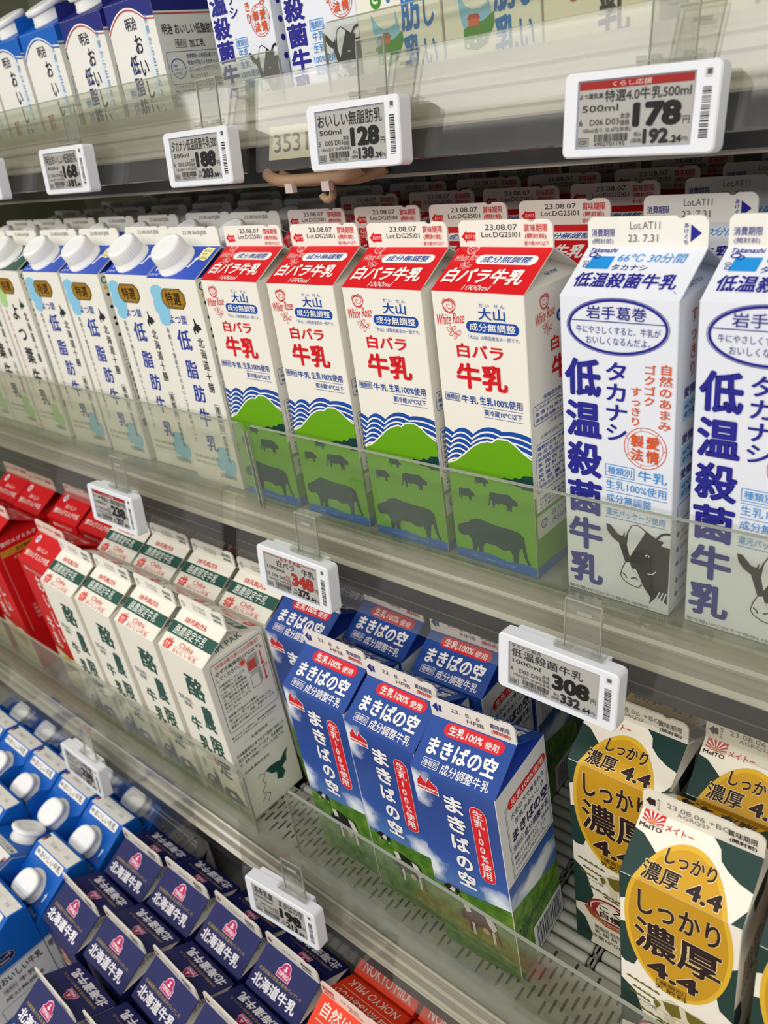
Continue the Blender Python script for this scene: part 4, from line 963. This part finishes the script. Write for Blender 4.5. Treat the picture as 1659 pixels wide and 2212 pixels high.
def shelf(name, label, z, yf, x0, x1, tilt=0.0, yb=0.49, deck=True):
    """steel deck, folded front face with a ledge, black strip below"""
    root = bpy.data.objects.new(name, None); COL.objects.link(root)
    root.location = (0, 0, z); tag(root, label, 'shelf', 'steel shelves of the case')
    if deck:
        b = MB(); b.box(x0, yf, -0.012, x1, yb, -0.0006, M_DECK)
        o = link('deck', b.mesh('deck'), root); o.rotation_euler = (tilt, 0, 0)
    f = MB(); zf = yf * tilt
    f.extr([(x0, yf - .0015, zf + .003), (x0, yf, zf + .004), (x0, yf + .0015, zf + .003), (x0, yf + .001, zf - .030), (x0, yf - .004, zf - .0335), (x0, yf - .005, zf - .032), (x0, yf - .0015, zf - .029)], 0, 0, (x1 - x0, 0, 0), M_STEEL)
    f.extr([(x0, yf - .0015, zf - .010), (x0, yf - .0035, zf - .012), (x0, yf - .0035, zf - .014), (x0, yf - .0015, zf - .016)][::-1], 0, 0, (x1 - x0, 0, 0), M_STEEL)
    link('front_face', f.mesh('front_face'), root)
    d = MB(); d.box(x0, yf + .0008, zf - .061, x1, yf + .006, zf - .0335, M_DARK)
    link('black_strip', d.mesh('black_strip'), root)
    u = MB(); u.box(x0, yf + .006, zf - .064, x1, yf + .03, zf - .0610, mat('#b9b2a4')); u.box(x0, yf + .03, zf - .064, x1, yf + .034, zf - 0.014, mat('#b9b2a4'))
    link('under_lip', u.mesh('under_lip'), root)
    return root

def rail(label, z, y0, x0, x1, drop=.0625, lean=.017):
    """clear price-rail cover clipped over the shelf edge, leaning out at the bottom"""
    b = MB(); t = .0014; s = lean / drop
    prof = [(x0, y0 + .010, .0080), (x0, y0, .0086), (x0, y0 - lean, .0086 - drop), (x0, y0 - lean - .002, .0086 - drop + .001),
            (x0, y0 - .0028, .0098), (x0, y0 - .0010, .0104), (x0, y0 + .010, .0094)]
    b.extr(prof, 0, 0, (x1 - x0, 0, 0), M_RAIL)
    for k in (.30, .62):
        zc = .0086 - drop * k; yc = y0 - lean * k - .0019
        b.extr([(x0, yc, zc + .0007), (x0, yc - .0007, zc), (x0, yc, zc - .0007)], 0, 0, (x1 - x0, 0, 0), M_RAIL)
    o = link('price_rail', b.mesh('price_rail')); o.location = (0, 0, z)
    return tag(o, label, 'price rail', 'clear price rails along the shelf edges')

def fence(label, x0, x1, y, z0, z1, mt, r=.006):
    b = MB()
    pts = [(x0, z0), (x1, z0)] + [(x1 - r + r * cos(a), z1 - r + r * sin(a)) for a in [pi / 2 * i / 5 for i in range(6)]] + [(x0 + r - r * sin(a), z1 - r + r * cos(a)) for a in [pi / 2 * i / 5 for i in range(6)]]
    b.extr([(x, y, z) for x, z in pts], 0, 0, (0, .0022, 0), mt)
    b.box(x0 + r, y - .0001, z1 - .0004, x1 - r, y + .0023, z1 + .0003, M_EDGE); b.box(x0 - .0003, y - .0001, z0, x0 + .0004, y + .0023, z1 - r, M_EDGE); b.box(x1 - .0004, y - .0001, z0, x1 + .0003, y + .0023, z1 - r, M_EDGE)
    o = link('shelf_fence', b.mesh('shelf_fence'))
    return tag(o, label, 'shelf fence', 'clear acrylic fences in front of the cartons')

shelf('shelf', 'top steel shelf with black front strip, carrying the half-litre cartons', 0.325 - .0035, 0.066, -1.40, 0.5)
shelf('shelf', 'middle steel shelf carrying the red-roofed and white litre cartons', 0.0, -0.012, -1.40, 0.5)
shelf('shelf', 'lower steel shelf with grey rollers carrying the blue sky cartons', Z_LOW, -0.130, -1.40, 0.5, TILT, deck=False)
rail('clear price rail along the top shelf, left piece holding the 168 and 188 price tags', 0.325, .058, -1.40, -0.3567)
rail('clear price rail along the top shelf, right piece holding the 128 and 178 price tags', 0.325, .0575, -0.3445, 0.5)
rail('clear price rail along the middle shelf, left piece holding the 238 price tag', 0.0, -.020, -1.40, -0.4065)
rail('clear price rail along the middle shelf, right piece holding the 348 and 308 price tags', -0.002, -.020, -0.3860, 0.5)
rail('clear price rail on the lower shelf above the blue capped cartons, left piece', -0.2895, -.1365, -1.40, -0.4150, .082, .015)
rail('clear price rail on the lower shelf above the orange cartons, right piece', -0.2790, -.1345, -0.3390, 0.5, .070, .014)
fence('low clear fence on the top shelf in front of the blue and navy capped cartons', -1.2, -0.3255, .0635, .318, .3515, M_HAZE)
fence('low clear fence on the top shelf in front of the green-oval cartons', -0.277, 0.5, .0635, .318, .3605, M_FENCE)
fence('glare-hazed clear fence on the middle shelf in front of the screw-capped cartons', -1.40, -0.3580, -.0185, .0005, .0810, M_HAZE)
fence('clear fence on the middle shelf in front of the green hill prints and cow heads', -0.3535, 0.5, -.0185, .0005, .0810, M_FENCE)
fence('glare-hazed clear fence on the lower shelf in front of the white and red cartons', -1.40, -0.3440, -.1185, -.3095, -.2300, M_HAZE)
fence('clear fence on the lower shelf in front of the blue sky cartons and empty slots', -0.2925, 0.5, -.1110, -.3095, -.2265, M_FENCE)
m = MB(); m.box(-1.40, -.43, Z_BOT - .014, 0.5, .49, Z_BOT - .0006, M_DECK); m.box(-1.40, -.45, -.91, 0.5, -.43, Z_BOT - .0006, M_STEEL)
tag(link('bottom_deck', m.mesh('bottom_deck')), 'steel base of the case under the navy and blue capped cartons', 'shelf')

# lower shelf floor: slotted front plate, then roller tracks
def tilted(o):
    o.location = (0, 0, Z_LOW); o.rotation_euler = (TILT, 0, 0); return o
b = MB(); b.box(-1.40, -.1265, -.004, .5, -.056, -.0006, mat('#9c9c92', .4, .3))
P_ = Panel(b, (-.5, -.1125, -.0006), (1, 0, 0), (0, 1, 0))
rn = random.Random(2)
for i in range(100):
    x = 60 + i * 6.3
    for j in range(4):
        y = -2 + j * 17 + (i % 3) * 5.6
        if 0 < y and y + 12 < 56: P_.rr(x, y, x + 2.1, y + 12, .9, '#3a3934', 1)
tag(tilted(link('slotted_plate', b.mesh('slotted_plate'))), 'grey slotted metal plate along the front of the lower shelf', 'metal plate')
b = MB(); b.box(-1.40, -.055, -.016, .5, .48, -.0125, M_DARK)
tag(tilted(link('roller_bed', b.mesh('roller_bed'))), 'dark bed under the roller tracks of the lower shelf', 'roller bed')
rm = MB()
ry = Matrix(((0, 0, 1, -.0235), (0, 1, 0, 0), (-1, 0, 0, 0), (0, 0, 0, 1)))
rm.lathe([(.0035, 0), (.0046, .0006), (.0050, .0016), (.0050, .0454), (.0046, .0464), (.0035, .047)], mat('#b3b3ab', .35), ry, 18)
roller_me = rm.mesh('roller')
fm = MB()
for x in (-.0275, 0.0255):
    fm.box(x, -.055, -.0124, x + .002, .30, -.004, mat('#7d7d77'))
    for i in range(30): fm.box(x - .0008, -.052 + i * .0115, -.004, x + .0028, -.046 + i * .0115, -.0022, mat('#8f8f88'))
frame_me = fm.mesh('track_frame')
TRK = [('left of the blue sky cartons, beside the white cartons', -.325), ('under the leftmost blue sky carton', -.270), ('under the middle blue sky carton', -.215), ('between the second and third blue sky cartons', -.160),
       ('under the nearest blue sky carton', -.105), ('in the gap between blue sky and golden-oval cartons', -.050), ('under the golden-oval cartons', .005)]
for lb, x in TRK:
    root = bpy.data.objects.new('roller_track', None); COL.objects.link(root); tilted(root)
    root.location = (x, 0, Z_LOW); tag(root, 'grey roller track ' + lb, 'roller track', 'roller tracks of the lower shelf')
    link('track_frame', frame_me, root)
    for i in range(24):
        o = link('roller', roller_me, root); o.location = (0, -.049 + i * .0115, -.0056)

# ------------------------------------------------------------------ carton placement
KIND = {
 'rose': ('red-roofed milk carton with green hill', 'red-roofed milk cartons on the middle shelf'),
 'tk': ('white litre carton with cow head', 'white cow-head litre cartons on the middle shelf'),
 'tk500': ('white half-litre cow-head carton', 'white cow-head half-litre cartons on the top shelf'),
 'yb': ('blue-roofed carton with screw cap', 'blue-roofed capped cartons on the middle shelf'),
 'yg': ('green-roofed carton with screw cap', 'green-roofed capped cartons on the middle shelf'),
 'chiba': ('white carton with green roof band', 'white cartons with green band on the lower shelf'),
 'snow': ('all-red milk carton', 'red cartons on the lower shelf'),
 'sky': ('blue sky and meadow carton', 'blue sky cartons on the lower shelf'),
 'meito': ('green-cream carton with golden oval', 'golden-oval cartons on the lower shelf'),
 'navy': ('navy carton with pink badge', 'navy cartons on the bottom shelf'),
 'orange': ('orange-red milk carton', 'orange cartons on the bottom shelf'),
 'skim': ('cream half-litre carton with green oval', 'green-oval half-litre cartons on the top shelf'),
 'rich': ('plain cream half-litre carton', 'plain cream half-litre cartons on the top shelf'),
 'mj': ('bright blue sloping-top carton', 'blue capped cartons on the bottom shelf'),
 'mb': ('small bright-blue-topped carton', 'small capped cartons on the top shelf'),
 'ml': ('small navy-topped carton', 'small capped cartons on the top shelf'),
}
FIRST = {}
def place(kind, x, y, z, th=0.0, tilt=0.0, where='', roll=0.0):
    if kind not in FIRST:
        root = bpy.data.objects.new('milk_carton', None); COL.objects.link(root)
        for n, me in PROTO[kind]: link(n, me, root)
        FIRST[kind] = root
    else:
        src = FIRST[kind]; root = src.copy(); COL.objects.link(root)
        for ch in src.children:
            c = ch.copy(); COL.objects.link(c); c.parent = root
    root.location = (x, y, z + math.tan(tilt) * y)
    root.rotation_euler = (Matrix.Rotation(tilt, 3, 'X') @ Matrix.Rotation(th, 3, 'Z') @ Matrix.Rotation(roll, 3, 'Y')).to_euler()
    lb, gr = KIND[kind]
    return tag(root, lb + ', ' + where, 'milk carton', gr)
ORD = ['leftmost', 'second from left', 'third from left', 'fourth from left', 'fifth from left', 'sixth from left', 'seventh from left', 'eighth from left']
ROW = ['front row', 'second row', 'third row', 'fourth row', 'fifth row', 'sixth row']

# middle shelf: front-row poses, the rows behind follow each column
MID = [('yg', -.912, .039, 0), ('yg', -.838, .039, 0), ('yg', -.763, .0387, -.008), ('yb', -.6795, .0385, .045), ('yb', -.5995, .0386, .02), ('yb', -.520, .0425, .012), ('yb', -.4395, .0357, .010),
       ('rose', -.3612, .0362, .003), ('rose', -.2795, .0368, .018), ('rose', -.1972, .0345, .011), ('rose', -.1185, .0355, -.022), ('tk', -.0268, .0366, -.012), ('tk', .0530, .0372, -.02), ('tk', .135, .037, 0)]
cnt = {}
for kind, x, y, th in MID:
    i = cnt[kind] = cnt.get(kind, -1) + 1
    for r in range(5):
        xx = x + (rn.uniform(-.003, .003) if r else 0)
        place(kind, xx, y + r * .0722, Z_MID, th if r == 0 else rn.uniform(-.015, .015), 0, '%s of its kind in the %s' % (ORD[i], ROW[r]))

# lower shelf
for i, (x, y, th) in enumerate([(-.6236, -.0752, -.03), (-.5492, -.0750, -.03), (-.4715, -.0755, -.03), (-.3940, -.0762, -.028)]):
    for r in range(3): place('chiba', x, y + r * .0742, Z_LOW, th if r == 0 else .0, TILT, '%s of its kind in the %s' % (ORD[i], ROW[r]))
SKY = [(-.2460, -.0525, .011), (-.1700, -.0555, .008), (-.0945, -.0615, .060)]
for i, (x, y, th) in enumerate(SKY): place('sky', x, y, Z_LOW, th, TILT, ['leftmost of the front three', 'middle of the front three', 'nearest and rightmost of the front three'][i], [.0, -.01, -.03][i])
SKY2 = [(-.3185, -.0070, .0), (-.2435, .0205, -.02), (-.1625, .0165, .03)]
for i, (x, y, th) in enumerate(SKY2):
    place('sky', x, y, Z_LOW, th, TILT, ['behind and left, beside the white cartons', 'half hidden behind the leftmost front one', 'under the 308 tag behind the front pair'][i])
    place('sky', x, y + .074, Z_LOW, th, TILT, ['deep in shade, left column', 'deep in shade, middle column', 'deep in shade, right column'][i])
for x, y, th, wh in [(.0597, -.0605, .034, 'nearest one, with its white sealed top in full view'), (-.0075, .0000, 0, 'behind left, under the 308 price tag'), (.0690, .0140, .03, 'second row behind the nearest one'), (.1400, -.0620, .02, 'at the right edge of the photo'), (-.0075, .074, 0, 'in the third row behind the left one'), (.0690, .088, 0, 'deep in shade in the third row'), (.142, .014, 0, 'second row at the right edge')]:
    place('meito', x, y, Z_LOW, th, TILT, wh)
for x, y, th, wh, tl in [(-.8390, -.0660, -.03, 'front row, at the left edge of the photo', 0), (-.6995, -.0640, -.04, 'front row, next to the white cartons', 0), (-.9300, -.0660, 0, 'front row, outermost left', 0), (-.8560, .0080, .0, 'second row, left under the shelf edge', 0), (-.7720, .0110, .02, 'second row, middle under the shelf edge', -.02), (-.6960, .0120, .0, 'second row, right behind the front one', -.02), (-.9300, .0100, 0, 'second row, outermost left', 0), (-.856, .083, 0, 'third row, left', 0), (-.758, .09, 0, 'third row, right', 0)]:
    place('snow', x, y, Z_LOW, th, TILT + tl, wh)

# bottom shelf
NV1 = [(-.4995, -.2474, -.028), (-.4239, -.2428, -.010), (-.3446, -.2385, -.045), (-.2680, -.2370, -.02)]
NV2 = [(-.4948, -.1738, .008), (-.4200, -.1690, .008), (-.3419, -.1650, -.018), (-.2650, -.1640, -.004)]
for i, (x, y, th) in enumerate(NV1): place('navy', x, y, Z_BOT, th, 0, '%s in the second row from the aisle' % ORD[i])
for i, (x, y, th) in enumerate(NV2): place('navy', x, y, Z_BOT, th, 0, '%s in the third row, below the rail' % ORD[i])
for i, (x, y, th) in enumerate([(-.4210, -.3195, -.02), (-.3450, -.3130, -.02)]): place('navy', x + .0, y, Z_BOT, th, 0, '%s in the row nearest the aisle' % ORD[i])
for x, y, wh in [(-.1876, -.1670, 'front one whose sealed top faces us'), (-.1890, -.0945, 'second one, under the clear rail'), (-.1130, -.1650, 'right neighbour of the front one'), (-.1140, -.0930, 'right one in the second row')]: place('orange', x, y, Z_BOT, .01, 0, wh)
for r, y in enumerate((-.3215, -.2505, -.1795, -.1085)):
    for i, x in enumerate((-.886, -.8125, -.7390, -.6655, -.5920)):
        th = .0 if not (r == 1 and i in (1, 3)) else pi
        place('mj', x + rn.uniform(-.001, .001), y, Z_BOT, th, 0, '%s, %s%s' % (ORD[i], ['nearest row', 'second row', 'third row', 'row under the rail'][r], ', turned back to front' if th else ''))

# top shelf
for kind, x, wh in [('mb', -.8250, 'leftmost, cut by the photo edge'), ('mb', -.7500, 'second from the left wall'), ('mb', -.6740, 'beside the navy-topped pair'), ('ml', -.5930, 'left of the two'), ('ml', -.5150, 'right of the two, its side panel in view')]:
    place(kind, x, .1105, Z_TOP, .0, 0, wh)
for kind, x, wh in [('mb', -.8250, 'behind the leftmost one'), ('mb', -.7500, 'in the second row, second column'), ('mb', -.674, 'in the second row, third column'), ('ml', -.593, 'in the second row, left'), ('ml', -.515, 'in the second row, right')]:
    place(kind, x, .1830, Z_TOP, .0, 0, wh)
for i, wh in enumerate(('left of the two', 'right of the two')): place('tk500', -.3700 + i * .0815, .1085, Z_TOP, (.0, .03)[i], 0, wh)
for i, wh in enumerate(('left of the two', 'right of the two')): place('skim', -.2165 + i * .0720, .1085, Z_TOP, 0, 0, wh)
for i, wh in enumerate(('left one', 'right one near the photo edge')): place('rich', -.0730 + i * .0800, .1085, Z_TOP, 0, 0, wh)

# ------------------------------------------------------------------ electronic price tags
HW, HH, HT = .0415, .0205, .0115
def price_tag(ctr, rot, nm, vol, code, unit, pr, p2, dec, label, head=None, prc='#1c1c1c', maker=None):
    root = bpy.data.objects.new('price_tag', None); COL.objects.link(root)
    root.location = ctr; root.rotation_euler = rot
    tag(root, label, 'price tag', 'electronic price tags on the shelf rails')
    b = MB(); W = mat('#dfe1e5', .3)
    so = (-.0335, -.0162, .0295, .0165)          # screen opening
    lo = rrpts(-HW, -HH, HW, HH, .0035, 6); li = rrpts(-HW + .0008, -HH + .0008, HW - .0008, HH - .0008, .003, 6); op = rrpts(*so, .0006, 6); n = len(lo)
    L = [[(x, y_, z) for x, z in pts] for pts, y_ in ((lo, HT), (lo, .0009), (li, 0), (op, 0), (op, .0010))]
    vs = sum(L, [])
    for k in range(4): b.add(vs, [(k * n + (i + 1) % n, k * n + i, (k + 1) * n + i, (k + 1) * n + (i + 1) % n) for i in range(n)], W, k < 2)
    b.add(L[0], [tuple(range(n))], W)
    b.box(-.034, HT - .0003, -.012, .029, HT + .0050, HH - .0004, W)
    q = Panel(b, (-HW, 0, -HH), (1, 0, 0), (0, 0, 1))
    q.bars(74.6, 7, 79, 30, '#2a2a2a', False, 1, hash(nm) % 97 if 0 else len(nm) * 7); q.rc(75, 33.5, 78.5, 37.5, '#c4c4bf', 1); q.rc(76, 34.6, 78.5, 37.0, '#55565a', 2)
    link('housing', b.mesh('housing'), root)
    s = MB(); s.add([(x, .0010, z) for x, z in op], [tuple(range(n))[::-1]], mat('#a2a19b', .3)); s.v = s.v
    s2 = MB(); s2.add([(x, .0010, z) for x, z in op], [tuple(range(n))], mat('#a9a7a1', .3))
    q = Panel(s2, (so[0], .0010, so[1]), (1, 0, 0), (0, 0, 1)); K = '#2a2a2c'
    q.bx(.3, .3, 62.7, 32.4, .5, '#8fa0b4', 1)
    _p = q.p; q.p = lambda x, y, lay: _p(x * .965, y * .975, lay)
    if head == 'band':
        q.rc(.8, 29, 64, 32.8, '#96201f', 1); q.t('くらし応援', 20, 29.6, 42, 32.2, '#d8b8b0', .01, 2)
        if maker: q.t(maker, 1, 24.6, 15, 27.2, K, .01)
        q.t(nm, 16 if maker else 2, 22.6, 63, 28.2, K, .006)
    elif head == 'line':
        q.rc(1, 31, 20, 31.6, '#a02a22', 1); q.rc(46, 31, 63, 31.6, '#a02a22', 1); q.t('おすすめ品', 20.5, 29, 45.5, 32.6, '#a02a22', .01); q.t(nm, 16, 22.6, 61, 28.6, K, .008)
    else:
        if maker: q.t(maker, 2, 29.8, 24, 32.6, K, 0)
        q.t(nm, 2, 23, 54 if maker else 62, 29.4 if maker else 31.4, K, .004)
    q.t(vol, 3, 18.2, 24, 21.4, K, -.006)
    q.t(code, 1.5, 11.6, 25, 14.6, K, 0); q.t(unit, 4, 7.6, 32, 10.4, K, 0)
    q.bx(1.4, 1.6, 7.6, 5.4, .25, K); q.t('020', 2.2, 2.3, 6.8, 4.7, K, .01)
    q.bars(11, 3.4, 31, 7.2, K, True, 2, 5); q.t('4902701195', 11, 1.2, 29, 3.2, K, 0)
    q.t('本体', 25.5, 14, 31, 17, K if prc == '#1c1c1c' else prc, 0); q.t('価格', 25.5, 10.8, 31, 13.8, K if prc == '#1c1c1c' else prc, 0)
    q.t(pr, 32.5, 9.6, 59, 21.4, prc, .055); q.t('円', 60, 10, 63.4, 13.6, K, 0)
    q.t('税込', 34, 5, 38.4, 7.4, K, 0); q.t('(価格', 32.5, 1.8, 38.4, 4.4, K, 0)
    q.t(p2, 39, 1.4, 53, 8.6, K, .05); q.t('.' + dec, 53.6, 1.4, 60, 5, K, .04); q.t('円)', 60.4, 1.6, 63.6, 4, K, 0)
    link('screen', s2.mesh('screen'), root)
    c = MB()
    c.box(.000, .0095, HH + .0005, .024, .0107, HH + .034, M_CLIP)
    c.box(.000, .0095, HH + .0335, .024, .0180, HH + .0346, M_CLIP)
    c.box(-.004, .0050, HH + .0006, .028, .0095, HH + .0026, M_CLIP)
    for x in (-.004, .004, .020, .026): c.box(x, .004, HH + .0026, x + .003, .0105, HH + .0052, M_CLIP)
    c.box(.008, .0088, HH + .026, .018, .0096, HH + .028, M_EDGE)
    for x in (.0, .0237): c.box(x - .0001, .0094, HH + .0005, x + .0004, .0108, HH + .0346, M_EDGE)
    c.box(0, .0093, HH + .0338, .024, .0098, HH + .0349, M_EDGE); c.box(-.004, .0048, HH + .0022, .028, .0054, HH + .0028, M_EDGE)
    link('hanger', c.mesh('hanger'), root)
    return root

TL = -.10
price_tag((-.0272, .0232, .2857), (TL, .03, 0), '特選4.0牛乳500ml', '500ml', '6   D06 D03', '100ml当り 35.6円(本体)', '178', '192', '24', 'price tag showing 178 under a dark red band, top shelf', 'band', maker='よつ葉乳業')
price_tag((-.2247, .0232, .2905), (TL, .0, 0), 'おいしい無脂肪乳', '500ml', '5   D05 D03', '100ml当り 25.6円(本体)', '128', '138', '24', 'price tag showing 128 beside the 3531 slip, top shelf')
price_tag((-.3949, .0232, .2870), (TL, .0, 0), 'タカナシ低温殺菌牛乳500', '500ml', '6   D03 D02', '100ml当り 37.6円(本体)', '188', '203', '04', 'price tag showing 188 on the left rail, top shelf')
price_tag((-.6038, .0232, .2890), (TL, .0, 0), '明治おいしい低脂肪乳', '450ml', '12  D06 D04', '100ml当り 37.3円(本体)', '168', '181', '44', 'price tag showing 168 on the left rail, top shelf')
price_tag((-.7850, .0232, .2880), (TL, .0, 0), '明治おいしい牛乳', '450ml', '12  D06 D04', '100ml当り 39.5円(本体)', '178', '192', '24', 'price tag cut off by the left edge of the photo')
price_tag((-.5393, -.0665, -.0205), (TL, .0, 0), '特選よつ葉低脂肪牛乳', '1000ml', '12  D06 D05', '100ml当り 23.8円(本体)', '238', '257', '04', 'price tag showing 238 above the red cartons', 'band', maker='よつ葉')
price_tag((-.2714, -.0665, -.0205), (TL, .0, 0), '白バラ　牛乳', '1000ml', '12  D06 D05', '100ml当り 34.8円(本体)', '348', '375', '84', 'price tag showing 348 in red digits, middle shelf', 'line', '#a02a22')
price_tag((-.0346, -.0665, -.0222), (TL, .02, 0), '低温殺菌牛乳', '1000ml', '6   D03 D02', '100ml当り 30.8円(本体)', '308', '332', '64', 'price tag showing 308 below the white cow-head cartons', maker='タカナシ販売')
price_tag((-.2545, -.1685, -.3010), (TL, -.02, .08), '森永乳業　まきばの空', '1000ml', '6   D03 D02', '100ml当り 19.8円(本体)', '198', '213', '84', 'price tag showing 198 hanging over the navy cartons')
price_tag((-.5990, -.1700, -.3245), (TL, .0, 0), 'おいしい牛乳', '900ml', '12  D06 D04', '100ml当り 26.4円(本体)', '238', '257', '04', 'price tag with glare hanging over the blue capped cartons')

# paper slip 3531 behind the top rail
b = MB(); b.add([(-.3375, .0475, .2785), (-.2870, .0475, .2785), (-.2800, .0475, .2900), (-.2845, .0520, .3010), (-.3350, .0520, .3010)], [(0, 1, 2, 3, 4)], mat('#cfcab2'))
P_ = Panel(b, (-.3375, .04745, .2785), (1, 0, 0), (0, .0045, .0225)); P_.t('3531', 7, 5, 44, 17.5, '#5a5850', -.004, 3)
b.add([(-.3375, .0480, .2785), (-.2870, .0480, .2785), (-.2800, .0480, .2900), (-.2845, .0525, .3010), (-.3350, .0525, .3010)], [(4, 3, 2, 1, 0)], mat('#cfcab2'))
tag(link('number_slip', b.mesh('number_slip')), 'yellowed paper slip printed 3531 in the top rail', 'paper label')

# pinkish hose bundle clipped under the top shelf
b = MB(); TN = '#a5866a'
for k, (r, dx) in enumerate(((.0046, 0), (.0042, .012), (.0036, -.010))):
    b.tube([(-.352 + dx + t * .105, .0560 + .008 * k - .004 * sin(t * 9 + k), .2600 + .0020 * (k == 0) + .006 * (2 * t - 1) ** 4) for t in [i / 14 for i in range(15)]], r, TN)
root = tag(bpy.data.objects.new('hose_bundle', None), 'tan hoses clipped together under the top shelf edge', 'hose'); COL.objects.link(root)
link('hose', b.mesh('hose'), root)
for x in (-.325, -.285):
    c = MB(); c.box(x, .0475, .2540, x + .008, .0525, .2610, mat('#c7b6b0')); link('clip', c.mesh('clip'), root)
c = MB(); c.tube([(-.290 + .006 * sin(t), .058, .2525 + .006 * cos(t)) for t in [i * .4 for i in range(12)]], .003, TN); link('wire_loop', c.mesh('wire_loop'), root)

bpy.data.objects.remove(_to)
